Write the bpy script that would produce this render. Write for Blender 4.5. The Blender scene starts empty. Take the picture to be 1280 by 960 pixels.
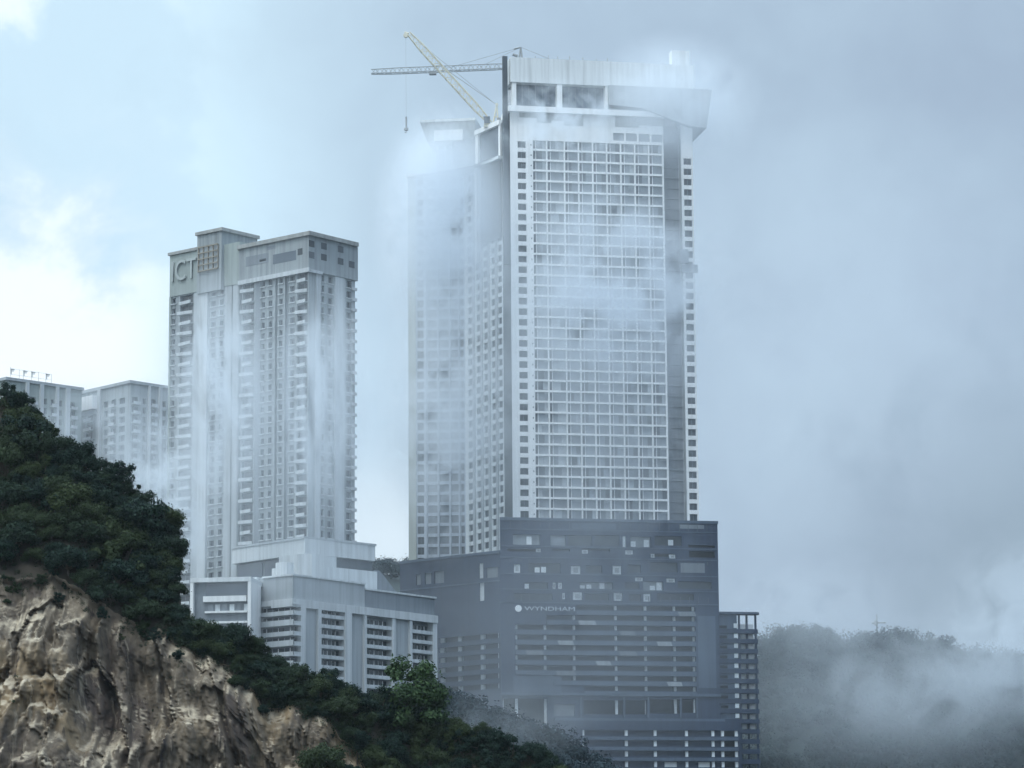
import bpy, math, random
import numpy as np
from mathutils import Vector, Matrix, noise as mn

random.seed(11)
rng = np.random.default_rng(11)
R = math.radians
scene = bpy.context.scene
COL = scene.collection

# ------------------------------------------------------------------ camera
FPX, PITCH, ROLL = 4000.0, math.atan(710 / 4000), 0.0075
cam_d = bpy.data.cameras.new("camera")
cam = bpy.data.objects.new("camera", cam_d)
COL.objects.link(cam)
MC = Matrix.Rotation(math.pi / 2 + PITCH, 3, 'X') @ Matrix.Rotation(-ROLL, 3, 'Z')
cam.matrix_world = MC.to_4x4()
cam_d.sensor_width = 36.0
cam_d.lens = 36.0 * FPX / 1280
cam_d.clip_start = 1.0
cam_d.clip_end = 20000
scene.camera = cam
MI = MC.transposed()


def at(px, py, Y):
    """the world point at forward distance Y metres seen along photo pixel px, py"""
    r = MC @ Vector(((px - 640) / FPX, (480 - py) / FPX, -1.0))
    return r * (Y / r.y)


# ------------------------------------------------------------------ helpers
def nodes_of(m):
    m.use_nodes = True
    nt = m.node_tree
    nt.nodes.clear()
    return nt, nt.nodes, nt.links


MATS = {}


def mat(name, col, rough=0.8, var=0.12, scale=0.25, streak=0.0, metal=0.0, spec=0.3, rnd=0.0):
    """painted or plain surface: base colour with soft blotches and optional vertical weather streaks"""
    if name in MATS:
        return MATS[name]
    m = bpy.data.materials.new(name)
    nt, N, L = nodes_of(m)
    out = N.new("ShaderNodeOutputMaterial")
    b = N.new("ShaderNodeBsdfPrincipled")
    b.inputs["Roughness"].default_value = rough
    b.inputs["Metallic"].default_value = metal
    b.inputs["Specular IOR Level"].default_value = spec
    L.new(b.outputs[0], out.inputs[0])
    g = N.new("ShaderNodeNewGeometry")
    n1 = N.new("ShaderNodeTexNoise")
    n1.inputs["Scale"].default_value = scale
    n1.inputs["Detail"].default_value = 4
    L.new(g.outputs["Position"], n1.inputs["Vector"])
    mr = N.new("ShaderNodeMapRange")
    mr.inputs["From Min"].default_value = 0.3
    mr.inputs["From Max"].default_value = 0.7
    mr.inputs["To Min"].default_value = 1 - var
    mr.inputs["To Max"].default_value = 1 + var
    L.new(n1.outputs["Fac"], mr.inputs["Value"])
    fac = mr.outputs[0]
    if streak:
        mp = N.new("ShaderNodeMapping")
        mp.inputs["Scale"].default_value = (0.9, 0.9, 0.035)
        L.new(g.outputs["Position"], mp.inputs["Vector"])
        n2 = N.new("ShaderNodeTexNoise")
        n2.inputs["Scale"].default_value = 1.0
        n2.inputs["Detail"].default_value = 5
        L.new(mp.outputs[0], n2.inputs["Vector"])
        m2 = N.new("ShaderNodeMapRange")
        m2.inputs["From Min"].default_value = 0.42
        m2.inputs["From Max"].default_value = 0.72
        m2.inputs["To Min"].default_value = 1.0
        m2.inputs["To Max"].default_value = 1 - streak
        L.new(n2.outputs["Fac"], m2.inputs["Value"])
        mm = N.new("ShaderNodeMath")
        mm.operation = 'MULTIPLY'
        L.new(fac, mm.inputs[0])
        L.new(m2.outputs[0], mm.inputs[1])
        fac = mm.outputs[0]
    if rnd:
        oi = N.new("ShaderNodeObjectInfo")
        m3 = N.new("ShaderNodeMapRange")
        m3.inputs["To Min"].default_value = 1 - rnd
        m3.inputs["To Max"].default_value = 1 + rnd
        L.new(oi.outputs["Random"], m3.inputs["Value"])
        mm = N.new("ShaderNodeMath")
        mm.operation = 'MULTIPLY'
        L.new(fac, mm.inputs[0])
        L.new(m3.outputs[0], mm.inputs[1])
        fac = mm.outputs[0]
    vm = N.new("ShaderNodeVectorMath")
    vm.operation = 'SCALE'
    vm.inputs[0].default_value = col
    L.new(fac, vm.inputs["Scale"])
    L.new(vm.outputs[0], b.inputs["Base Color"])
    MATS[name] = m
    return m


def tag(o, label=None, cat=None, group=None, kind=None):
    if label: o["label"] = label
    if cat: o["category"] = cat
    if group: o["group"] = group
    if kind: o["kind"] = kind
    return o


def empty(name, loc, label=None, cat=None, group=None):
    o = bpy.data.objects.new(name, None)
    o.empty_display_size = 1
    COL.objects.link(o)
    o.location = loc
    return tag(o, label, cat, group)


class MB:
    """collects faces in world coordinates; build() links them as one mesh object"""

    def __init__(s):
        s.v, s.f, s.m = [], [], []

    def quad(s, a, b, c, d, m=0):
        i = len(s.v)
        s.v += [tuple(a), tuple(b), tuple(c), tuple(d)]
        s.f.append((i, i + 1, i + 2, i + 3))
        s.m.append(m)

    def prism(s, poly, z0, z1, m=0, poly_top=None):
        n, i = len(poly), len(s.v)
        pt = poly_top or poly
        s.v += [(p[0], p[1], z0) for p in poly] + [(p[0], p[1], z1) for p in pt]
        for k in range(n):
            s.f.append((i + k, i + (k + 1) % n, i + n + (k + 1) % n, i + n + k))
            s.m.append(m)
        s.f.append(tuple(i + k for k in reversed(range(n))))
        s.f.append(tuple(i + n + k for k in range(n)))
        s.m += [m, m]

    def fbox(s, F, u0, u1, w0, w1, z0, z1, m=0):
        """box in a facade's frame: u along it, w outward, z up"""
        P = [F.xy(u0, w1), F.xy(u1, w1), F.xy(u1, w0), F.xy(u0, w0)]
        s.prism(P, z0, z1, m)

    def extr(s, F, poly, w0, w1, m=0):
        """polygon given as (u, z) pairs, from w0 to w1 outward"""
        n, i = len(poly), len(s.v)
        s.v += [tuple(F.P(u, w1, z)) for u, z in poly] + [tuple(F.P(u, w0, z)) for u, z in poly]
        for k in range(n):
            s.f.append((i + k, i + n + k, i + n + (k + 1) % n, i + (k + 1) % n))
            s.m.append(m)
        s.f.append(tuple(i + k for k in range(n)))
        s.f.append(tuple(i + n + k for k in reversed(range(n))))
        s.m += [m, m]

    def tube(s, p, q, r, n=6, m=0, r2=None):
        p, q = Vector(p), Vector(q)
        d = (q - p)
        if d.length < 1e-6: return
        d.normalize()
        a = d.orthogonal().normalized()
        b = d.cross(a)
        i = len(s.v)
        r2 = r if r2 is None else r2
        for c, rr in ((p, r), (q, r2)):
            for k in range(n):
                t = 2 * math.pi * k / n
                s.v.append(tuple(c + a * (math.cos(t) * rr) + b * (math.sin(t) * rr)))
        for k in range(n):
            s.f.append((i + k, i + (k + 1) % n, i + n + (k + 1) % n, i + n + k))
            s.m.append(m)
        s.f.append(tuple(i + k for k in reversed(range(n))))
        s.f.append(tuple(i + n + k for k in range(n)))
        s.m += [m, m]

    def punched(s, F, u0, u1, z0, z1, rects, depth, m=0, mr=None, w=0.0):
        """a wall with rectangular openings (ua, ub, za, zb) and their reveals, one welded sheet"""
        us = sorted({round(x, 4) for x in [u0, u1] + [k for r in rects for k in r[:2]] if u0 - 1e-6 <= x <= u1 + 1e-6})
        zs = sorted({round(x, 4) for x in [z0, z1] + [k for r in rects for k in r[2:]] if z0 - 1e-6 <= x <= z1 + 1e-6})
        nu, nz = len(us) - 1, len(zs) - 1
        uc = np.array([(us[i] + us[i + 1]) / 2 for i in range(nu)])
        zc = np.array([(zs[j] + zs[j + 1]) / 2 for j in range(nz)])
        op = np.zeros((nu, nz), bool)
        for r in rects:
            iu = (uc > r[0]) & (uc < r[1])
            iz = (zc > r[2]) & (zc < r[3])
            op |= iu[:, None] & iz[None, :]
        mr = m if mr is None else mr
        idx, idb = {}, {}

        def vtx(i, j, back=False):
            d = idb if back else idx
            if (i, j) not in d:
                d[(i, j)] = len(s.v)
                s.v.append(tuple(F.P(us[i], w - (depth if back else 0), zs[j])))
            return d[(i, j)]

        for i in range(nu):
            for j in range(nz):
                if not op[i, j]:
                    s.f.append((vtx(i, j), vtx(i + 1, j), vtx(i + 1, j + 1), vtx(i, j + 1)))
                    s.m.append(m)
                else:
                    for di, dj, a, b in ((-1, 0, (i, j), (i, j + 1)), (1, 0, (i + 1, j + 1), (i + 1, j)), (0, -1, (i + 1, j), (i, j)), (0, 1, (i, j + 1), (i + 1, j + 1))):
                        ii, jj = i + di, j + dj
                        if 0 <= ii < nu and 0 <= jj < nz and op[ii, jj]: continue
                        s.f.append((vtx(*a), vtx(*b), vtx(*b, True), vtx(*a, True)))
                        s.m.append(mr)

    def build(s, name, mats, parent=None, origin=None, smooth=False):
        if origin is None:
            origin = Vector((0, 0, 0))
            p = parent
            while p is not None:
                origin = origin + p.location
                p = p.parent
        me = bpy.data.meshes.new(name)
        o_ = Vector(origin)
        me.from_pydata([(x - o_.x, y - o_.y, z - o_.z) for x, y, z in s.v], [], s.f)
        for m in (mats if isinstance(mats, (list, tuple)) else [mats]):
            me.materials.append(m)
        me.polygons.foreach_set("material_index", s.m)
        if smooth:
            me.polygons.foreach_set("use_smooth", [True] * len(s.f))
        me.update()
        o = bpy.data.objects.new(name, me)
        COL.objects.link(o)
        if parent is not None:
            o.parent = parent
        else:
            o.location = o_
        return o


class Fac:
    """a vertical plane: origin O (x, y), running at angle ang (degrees; positive recedes to the right)"""

    def __init__(s, O, ang):
        s.O = Vector((O[0], O[1]))
        s.a = R(ang)
        s.d = Vector((math.cos(s.a), math.sin(s.a)))
        s.n = Vector((s.d.y, -s.d.x))

    def xy(s, u, w=0.0):
        p = s.O + s.d * u + s.n * w
        return (p.x, p.y)

    def P(s, u, w, z):
        p = s.O + s.d * u + s.n * w
        return Vector((p.x, p.y, z))

    def u(s, px, z=150.0, w=0.0):
        c0 = MI @ s.P(0, w, z)
        dd = MI @ Vector((s.d.x, s.d.y, 0))
        k = (px - 640) / FPX
        return (-k * c0.z - c0.x) / (dd.x + k * dd.z)

    def z(s, py, u=0.0, w=0.0):
        c0 = MI @ s.P(u, w, 0)
        dz = MI @ Vector((0, 0, 1))
        k = (480 - py) / FPX
        return (-k * c0.z - c0.y) / (dz.y + k * dz.z)


class WinSet:
    """window units of one building: the ones that show largest become parts, the rest one part"""

    def __init__(s, root, mats, limit=100, name="window"):
        s.root, s.mats, s.limit, s.items, s.name = root, mats, limit, [], name

    def add(s, me, F, u, z, w, pri):
        s.items.append((pri, me, F, u, z, w))

    def done(s):
        s.items.sort(key=lambda t: -t[0])
        for pri, me, F, u, z, w in s.items[:s.limit]:
            o = bpy.data.objects.new(s.name, me)
            COL.objects.link(o)
            o.parent = s.root
            o.location = F.P(u, w, z) - s.root.location
            o.rotation_euler.z = F.a
        rest = s.items[s.limit:]
        if rest:
            mb = MB()
            for pri, me, F, u, z, w in rest:
                i = len(mb.v)
                for v in me.vertices:
                    mb.v.append(tuple(F.P(u + v.co.x, w - v.co.y, z + v.co.z)))
                for p in me.polygons:
                    mb.f.append(tuple(i + k for k in p.vertices))
                    mb.m.append(p.material_index)
            tag(mb.build(s.name, s.mats, s.root), kind="stuff")


def unit(name, mats, boxes):
    """small shared mesh in window space: x right, y inward, z up; boxes (x0,x1,y0,y1,z0,z1,mat)"""
    mb = MB()
    for x0, x1, y0, y1, z0, z1, m in boxes:
        mb.prism([(x0, y0), (x1, y0), (x1, y1), (x0, y1)], z0, z1, m)
    me = bpy.data.meshes.new(name)
    me.from_pydata(mb.v, [], mb.f)
    for m in mats: me.materials.append(m)
    me.polygons.foreach_set("material_index", mb.m)
    me.update()
    return me


def text_mesh(name, s, size, F, u, z, w, m, parent, width=None, depth=0.25):
    c = bpy.data.curves.new(name, 'FONT')
    c.body = s
    c.size = size
    c.extrude = depth
    c.resolution_u = 3
    t = bpy.data.objects.new(name, c)
    COL.objects.link(t)
    dg = bpy.context.evaluated_depsgraph_get()
    me = bpy.data.meshes.new_from_object(t.evaluated_get(dg))
    bpy.data.objects.remove(t)
    xs = [v.co.x for v in me.vertices]
    k = (width / (max(xs) - min(xs))) if width else 1.0
    x0 = min(xs)
    for v in me.vertices:
        x, y, zz = v.co
        v.co = ((x - x0) * k, -zz, y)
    me.materials.clear()
    me.materials.append(m)
    me.update()
    o = bpy.data.objects.new(name, me)
    COL.objects.link(o)
    o.parent = parent
    pl = Vector((0, 0, 0))
    p = parent
    while p is not None:
        pl += p.location
        p = p.parent
    o.location = F.P(u, w, z) - pl
    o.rotation_euler.z = F.a
    return o


# ------------------------------------------------------------------ materials
white = mat("white_paint", (0.77, 0.78, 0.78), 0.75, 0.05, 0.08, 0.16)
white_b = mat("pale_render", (0.66, 0.69, 0.70), 0.8, 0.06, 0.08, 0.22)
grey_w = mat("grey_render", (0.36, 0.39, 0.41), 0.8, 0.08, 0.08, 0.22)
mid_grey = mat("mid_grey_paint", (0.20, 0.225, 0.25), 0.8, 0.10, 0.08, 0.2)
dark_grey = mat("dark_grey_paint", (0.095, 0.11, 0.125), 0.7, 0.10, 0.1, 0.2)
concrete = mat("bare_concrete", (0.33, 0.34, 0.335), 0.9, 0.12, 0.15, 0.3)
podium_m = mat("charcoal_cladding", (0.032, 0.050, 0.088), 0.6, 0.14, 0.08, 0.22)
podium_l = mat("charcoal_panel", (0.080, 0.110, 0.155), 0.6, 0.14, 0.08, 0.2)
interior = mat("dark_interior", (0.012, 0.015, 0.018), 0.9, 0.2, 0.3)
olive = mat("olive_render", (0.40, 0.43, 0.395), 0.85, 0.06, 0.1, 0.15)
greenish = mat("pale_green_render", (0.30, 0.34, 0.33), 0.85, 0.06, 0.1, 0.2)
glass_d = mat("dark_glass", (0.045, 0.055, 0.065), 0.12, 0.2, 0.3, spec=0.5, rnd=0.35)
glass_m = mat("curtained_glass", (0.19, 0.215, 0.24), 0.25, 0.25, 0.35, spec=0.5, rnd=0.25)
glass_l = mat("blinds_glass", (0.33, 0.36, 0.38), 0.3, 0.2, 0.35, spec=0.5, rnd=0.2)
glass_b = mat("blue_glass", (0.09, 0.115, 0.145), 0.15, 0.15, 0.1, spec=0.5)
steel = mat("crane_paint", (0.62, 0.60, 0.50), 0.5, 0.1, 0.3)
steel_g = mat("galvanised_steel", (0.30, 0.32, 0.33), 0.5, 0.1, 0.3)
sign_m = mat("sign_white", (0.85, 0.88, 0.90), 0.5, 0.02, 0.3)
pale_open = mat("pale_paint", (0.62, 0.66, 0.68), 0.7, 0.1, 0.6, rnd=0.15)  # pale tone stands in for daylight through podium openings and on lit columns
tan_m = mat("stained_frame", (0.24, 0.22, 0.18), 0.8, 0.15, 0.3)

# window units ------------------------------------------------------
WM = [white, glass_d, glass_m, glass_l, mid_grey]


def bay_unit(w, h, pa, pb, split, drop):
    """hotel bay: a dark slot at one end, then a window divided in two, curtains or blinds drawn by different amounts"""
    b = [(0, 0.95, 0.16, 0.3, 0, h, 1), (0.95, 1.15, 0.0, 0.3, 0, h, 0)]
    x = 1.15 + (w - 1.15) * split
    b += [(1.15, x - 0.05, 0.05, 0.25, 0.0, h, pa), (x - 0.05, x + 0.05, 0.0, 0.25, 0, h, 4), (x + 0.05, w, 0.05, 0.25, 0, h, pb)]
    if drop: b.append((x + 0.06, w - .02, 0.03, 0.045, h * (1 - drop), h - .01, 3))
    return unit("window", WM, b)


def small_unit(w, h, pane=1):
    t = 0.1
    return unit("window", WM, [(0, w, 0.1, 0.25, 0, h, pane), (w * 0.5 - 0.05, w * 0.5 + 0.05, 0.03, 0.12, t, h - t, 4), (0, t, 0.0, 0.2, 0, h, 4), (w - t, w, 0.0, 0.2, 0, h, 4), (t, w - t, 0.0, 0.2, 0, t, 4), (t, w - t, 0.0, 0.2, h - t, h, 4)])


def floors_between(F, u, ytop, ybot, n):
    z1, z0 = F.z(ytop, u), F.z(ybot, u)
    return z0, (z1 - z0) / n


# ================================================================== MAIN HOTEL TOWER
pA = at(641, 650, 1000)
FT = Fac((pA.x, pA.y), 11)
UR = FT.u(873)                        # right end
z_pod = FT.z(652, 0) - 1.0
z_c0 = FT.z(643 + 6.7, 0)             # bottom of last row
z_c1 = FT.z(180.5 - 6.6, 0)
NF = 36
fh = (z_c1 - z_c0) / NF
tower = empty("hotel_tower", (FT.xy(20, -15)[0], FT.xy(20, -15)[1], z_pod),
              "tall white gridded hotel tower on the charcoal podium, its crown half lost in mist", "tower")
wins = WinSet(tower, WM)
u_gs, u_ge = FT.u(668), FT.u(834)     # grid
u_st = FT.u(858)                      # strip at the right end
bays = [u_gs, FT.u(686.5), FT.u(709)]
for k in range(1, 8): bays.append(bays[2] + (u_ge - bays[2]) * k / 7)
uw0, uw1 = FT.u(650.2), FT.u(660.8)
rects, ztop_grid = [], z_c1
baymesh = {}
for j in range(NF):
    z = z_c0 + j * fh
    # left punched windows
    r = (uw0, uw1, z + 0.75, z + fh - 0.55)
    rects.append(r)
    # vent slots beside them
    rects.append((uw1 + 1.5, uw1 + 1.85, z + 1.6, z + 2.1))
    for i in range(len(bays) - 1):
        rects.append((bays[i] + 0.42, bays[i + 1], z + 0.62, z + fh))
mb = MB()
zb1 = FT.z(140, 0)
# row of dark windows just under the crown on its far half
crown_r = []
ua, ub = FT.u(766, 240), FT.u(846, 240)
for k in range(5):
    a = ua + (ub - ua) * k / 5
    crown_r.append((a + 0.4, a + (ub - ua) / 5 - 0.2, ztop_grid + 1.0, ztop_grid + 3.6))
mb.punched(FT, 0, u_ge + 0.5, z_pod, zb1, rects + [c for c in crown_r if c[1] < u_ge + .5], 0.9)
# flank pilaster with its windows
srects = []
sw0, sw1 = FT.u(861.2), FT.u(871)
for j in range(NF - 1):
    z = z_c0 + j * fh
    srects.append((sw0, sw1, z + 0.75, z + fh - 0.55))
mb.punched(FT, u_st, UR, z_pod, zb1, srects, 0.6)
mb.build("front_wall", [white], tower)
su = small_unit(uw1 - uw0, fh - 1.3, 1)
su2 = small_unit(sw1 - sw0, fh - 1.3, 1)
vent = unit("window", WM, [(0, 0.35, 0, 0.1, 0, 0.5, 1)])
for j in range(NF):
    z = z_c0 + j * fh
    wins.add(su, FT, uw0, z + 0.75, -0.65, 50 - j)
    if j < NF - 1: wins.add(su2, FT, sw0, z + 0.75, -0.45, 20 - j)
    for i in range(len(bays) - 1):
        w = round(bays[i + 1] - bays[i] - 0.42, 3)
        key = (i if i < 2 else 2, random.randrange(14))
        if key not in baymesh:
            pa, pb = random.choices([1, 2, 3], [0.12, 0.72, 0.16], k=2)
            baymesh[key] = bay_unit(w, fh - 0.62, pa, pb, random.choice((.35, .5, .62)), random.choice((0, 0, 0, 0, .2, .9)))
        wins.add(baymesh[key], FT, bays[i] + 0.42, z + 0.62, -0.62, 60 - j)
for j in range(NF):
    o = bpy.data.objects.new("vent", vent)
    COL.objects.link(o)
    o.parent = tower
    o.location = FT.P(uw1 + 1.5, -0.1, z_c0 + j * fh + 1.6) - tower.location
    o.rotation_euler.z = FT.a
for c in crown_r:
    wins.add(unit("window", WM, [(0, c[1] - c[0], 0.1, .3, 0, c[3] - c[2], 2), ((c[1] - c[0]) * .5 - .1, (c[1] - c[0]) * .5 + .1, 0, .1, 0, c[3] - c[2], 4)]), FT, c[0], c[2], -.5, 99)
# body
mb = MB()
mb.prism([FT.xy(0.3, -1.0), FT.xy(u_ge, -1.0), FT.xy(u_ge, -4.0), FT.xy(u_st + .3, -4.0), FT.xy(u_st + .3, -0.95), FT.xy(UR - 0.2, -0.95), FT.xy(UR - 0.2, -30), FT.xy(0.3, -30)], z_pod, zb1)
mb.build("body_wall", [grey_w], tower)
# recessed grey strip between grid and end pilaster: floor lines and small vents
mb = MB()
for j in range(NF):
    z = z_c0 + j * fh
    mb.fbox(FT, u_ge + 0.55, u_st - 0.02, -3.98, -3.6, z + 0.2, z + 0.55)
    mb.fbox(FT, u_ge + 2.6, u_ge + 3.5, -3.98, -3.75, z + 1.2, z + 2.4)
mb.build("recess_ledges", [mid_grey], tower)
mb = MB()
mb.fbox(FT, u_ge + 0.5, u_ge + 0.53, -4, -0.02, z_pod, zb1, 0)
mb.fbox(FT, u_ge + 0.55, u_st - 0.03, -3.97, -3.95, z_pod, zb1, 0)
mb.build("recess_wall", [mid_grey], tower)
# service terrace stuff at recess mid height (small dark brackets)
mb = MB()
zq = FT.z(330, UR)
mb.fbox(FT, u_st - 1.2, u_st + 1.6, 0.05, 1.2, zq, zq + 4.5)
mb.fbox(FT, u_st - 0.4, UR + 0.8, 0.05, 0.8, zq - 3, zq - 0.4)
mb.build("hoist_platform", [mid_grey], tower)
# side wall, its shade put into the dark grey paint, + fin
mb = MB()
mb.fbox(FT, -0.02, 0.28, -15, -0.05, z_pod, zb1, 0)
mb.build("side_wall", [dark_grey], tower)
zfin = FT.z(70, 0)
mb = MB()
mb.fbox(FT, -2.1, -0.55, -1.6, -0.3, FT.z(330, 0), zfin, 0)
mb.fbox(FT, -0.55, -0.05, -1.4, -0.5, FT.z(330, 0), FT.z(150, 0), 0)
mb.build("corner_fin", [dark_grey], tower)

# crown ------------------------------------------------------------
z214, z222, z231 = FT.z(133, 0), FT.z(103, 0), FT.z(72, 0)
u_p1, u_p2 = FT.u(697, 255), FT.u(704, 255)
crw = FT.u(868, 260)
mb = MB()
mb.fbox(FT, -0.6, UR + 0.3, -12, 1.6, zb1, z214)                       # cornice slab
mb.build("cornice", [white], tower)
mb = MB()   # dark stained soffit line under cornice, broken into lengths
for (x0, x1, h) in ((650, 672, 1.6), (672, 690, 3.0), (690, 706, 2.2), (706, 730, 3.6), (770, 800, 3.4), (800, 846, 2.6)):
    mb = MB()
    mb.fbox(FT, FT.u(x0, 240), FT.u(x1, 240), 0.02, 0.14, zb1 - h, zb1 - 0.02)
    mb.build("unfinished_band", [concrete], tower)
mb = MB()
mb.fbox(FT, 0.2, crw, -9, 0.9, z222, z231)
mb.build("parapet", [white_b], tower)
mb = MB()
mb.fbox(FT, 1.2, UR - 1, -9, -2.0, z214, z222)
mb.build("sky_lounge_glazing", [glass_b], tower)
for k, (x0, x1) in enumerate(((640.5, 645.5), (696.5, 703), (757, 760), (806, 809))):
    mb = MB()
    mb.fbox(FT, FT.u(x0, 255), FT.u(x1, 255), -2, 0.6, z214, z222)
    mb.build("crown_pier", [white], tower)
mb = MB()
for k in range(24):
    u = FT.u(646, 255) + k * 2.2
    mb.fbox(FT, u, u + 0.15, -2.0, -1.8, z214 + .02, z222 - .02)
mb.build("glazing_frame", [mid_grey], tower)
# flared overhang at the right
mb = MB()
o0 = FT.u(760, 255)
mb.extr(FT, [(o0, z222 - 0.02), (o0, z222 - 6.5), (FT.u(800, 255), z214 + .8), (FT.u(860, 255), z214 - 4.5), (FT.u(882, 250), z214 - 5.0), (FT.u(889, 255), z222 - .02)], -20, 2.2)
mb.build("flared_crown", [grey_w], tower)
mb = MB()
mb.fbox(FT, FT.u(845, 265), FT.u(867, 265), -8, -4, z231, FT.z(71, 60) + 3.2)
mb.build("roof_plant_room", [white_b], tower)
mb = MB()
for k in range(9):
    u = FT.u(652, 265) + k * 4.1 + random.uniform(-1, 1)
    mb = MB()
    mb.tube(FT.P(u, -1, z231), FT.P(u, -1, z231 + random.uniform(.6, 1.8)), 0.1)
    mb.build("roof_pole", [steel_g], tower)

# wing: oblique, then near-frontal -----------------------------------
W0 = FT.xy(-0.02, -13.5)
FO = Fac(W0, -60)                     # runs left with u < 0
uo = FO.u(582)
F2 = Fac(FO.xy(uo), -8)
u2 = F2.u(511)
zw_top = FO.z(200, -1)
zw0 = F2.z(700, 0) - 4
NW = 38
rects, wr = [], []
zz0 = z_c0 - 3 * fh


def cols(F, pxs, wpx):
    return [(F.u(p - wpx / 2), F.u(p + wpx / 2)) for p in pxs]


oc = cols(FO, (588.5, 599, 608, 618, 626.5), 5.0)
mbw = MB()
ro = []
for j in range(NW):
    z = zz0 + j * fh
    if z + fh > zw_top: break
    for k, (a, b) in enumerate(oc):
        if j > 30 and k >= 2: continue
        ro.append((a, b, z + 0.7, z + fh - 0.55))
mbw.punched(FO, uo, 0, zw0, zw_top, ro, 0.6)
wd_o = {}
for r in ro:
    w = round(r[1] - r[0], 2)
    wd_o.setdefault(w, small_unit(w, fh - 1.25, 1))
    wins.add(wd_o[w], FO, r[0], r[2], -0.45, 12 - (r[2] - zz0) / fh)
rf = []
fc = cols(F2, (526,), 8) + cols(F2, (541, 555.5, 570), 11.5)
fc2 = cols(F2, (578.5,), 4)
for j in range(NW):
    z = zz0 + j * fh
    if z + fh > zw_top: break
    for (a, b) in fc + fc2:
        rf.append((a, b, z + 0.6, z + fh - 0.4))
mbw.build("wing_wall", [white_b], tower)
wing_p = mat("wing_shade_blue_grey", (0.43, 0.48, 0.54), 0.8, 0.06, 0.08, 0.2)  # blue-grey of the wing's shaded front put into its paint
mbw = MB()
mbw.punched(F2, F2.u(520.5), 0, zw0, zw_top, rf, 0.8)
mbw.build("wing_front_wall", [wing_p], tower)
for r in rf:
    w = round(r[1] - r[0], 2)
    wd_o.setdefault(w, small_unit(w, fh - 1.0, 1 if w < 2.6 else 2))
    wins.add(wd_o[w], F2, r[0], r[2], -0.6, 10 - (r[2] - zz0) / fh)
mb = MB()
mb.fbox(F2, u2, F2.u(520.5), -20, 0.4, zw0, zw_top)
mb.build("end_wall", [olive], tower)
mb = MB()
e = F2.u(520.5)
mb.prism([F2.xy(e, -0.85), F2.xy(-0.3, -0.85), FO.xy(uo + .5, -0.7), FO.xy(0, -0.7), FT.xy(0.3, -15), FT.xy(0.3, -30), F2.xy(e, -22)], zw0, zw_top - 0.3)
mb.build("wing_body", [mid_grey], tower)
# vertical ribs on the frontal part, dark joints between window columns of the oblique part
mb = MB()
for px in (533, 548, 563, 574.5):
    u = F2.u(px)
    mb.fbox(F2, u - 0.25, u + 0.25, 0.003, 0.6, zw0, zw_top)
mb.build("wing_rib", [wing_p], tower)
mb = MB()
for px in (593.6, 603.4, 612.8, 622.2):
    u = FO.u(px)
    mb.fbox(FO, u - 0.7, u + 0.7, 0.003, 0.25, zw0, zw_top)
mb.build("grey_joint", [grey_w], tower)
mb = MB()
u = FO.u(602)
mb.fbox(FO, u - 0.6, u + 0.6, 0.3, 1.6, FO.z(330, u), zw_top)
mb.build("wing_pier", [white], tower)
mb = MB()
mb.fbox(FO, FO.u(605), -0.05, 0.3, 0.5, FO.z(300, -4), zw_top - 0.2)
mb.build("recess_shade_panel", [dark_grey], tower)  # dark panel painted in for the shade of the recess below the roof
mb = MB()
mb.prism([FO.xy(0.5, 1.8), FO.xy(0.5, -2), F2.xy(u2 - .4, -18), F2.xy(u2 - .4, 1.6), F2.xy(1.0, 1.6), FO.xy(uo + 0.8, 1.8)][::-1], zw_top, zw_top + 1.0)
mb.build("wing_roof", [white_b], tower)
# glazed storeys on the wing roof
zg1 = FO.z(163, FO.u(612))
mb = MB()
ga, gb = FO.u(598), FO.u(628)
mb.fbox(FO, ga - .5, ga + 1.2, -8, 0.2, zw_top + 1, zg1)
mb.fbox(FO, gb - .8, gb + .3, -8, 0.2, zw_top + 1, zg1)
mb.fbox(FO, ga - .5, gb + .3, -8, 0.6, zg1, zg1 + 1.6)
mb.build("roof_frame", [white], tower)
mb = MB()
mb.fbox(FO, ga + 1.2, gb - .8, -8, -0.6, zw_top + 1, zg1)
mb.build("roof_glazing", [glass_b], tower)
mb = MB()
mb.fbox(F2, F2.u(567, 200), F2.u(596, 200), -12, -1, zw_top + 1, F2.z(172, 0))
mb.fbox(F2, F2.u(572, 200), F2.u(590, 200), -12, -4, F2.z(172, 0), F2.z(164, 0))
mb.build("lift_overrun", [grey_w], tower)
mb = MB()
for px in (545, 554, 562):
    mb.fbox(F2, F2.u(px, 200), F2.u(px + 2.4, 200), -3, -2, zw_top + 1, F2.z(180, 0))
mb.fbox(F2, F2.u(546, 200), F2.u(566, 200), -9, -4, zw_top + 1, F2.z(182, 0))
mb.build("roof_colonnade", [white_b], tower)
zk0, zk1 = F2.z(181, -6), F2.z(154, -6)
ka, kb = F2.u(535, 200), F2.u(592, 200)
mb = MB()
mb.prism([F2.xy(ka, -1.5), F2.xy(kb, -1.5), F2.xy(kb, -13), F2.xy(ka, -13)], zk0 + 1.0, zk1,
         0, [F2.xy(F2.u(527, 200), 2), F2.xy(F2.u(597, 200), 2), F2.xy(F2.u(597, 200), -16), F2.xy(F2.u(527, 200), -16)])
mb.fbox(F2, F2.u(527, 200), F2.u(597, 200), -16, 2.2, zk1, zk1 + 0.9)
canopy = mb.build("flared_canopy", [white_b], tower)
mb = MB()
mb.fbox(F2, F2.u(544, 200), F2.u(580, 200), -1.5, 1.1, zk0 + 1.2, zk1 - 2.6)
mb.build("canopy_fascia", [white], canopy)
wins.done()

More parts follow.
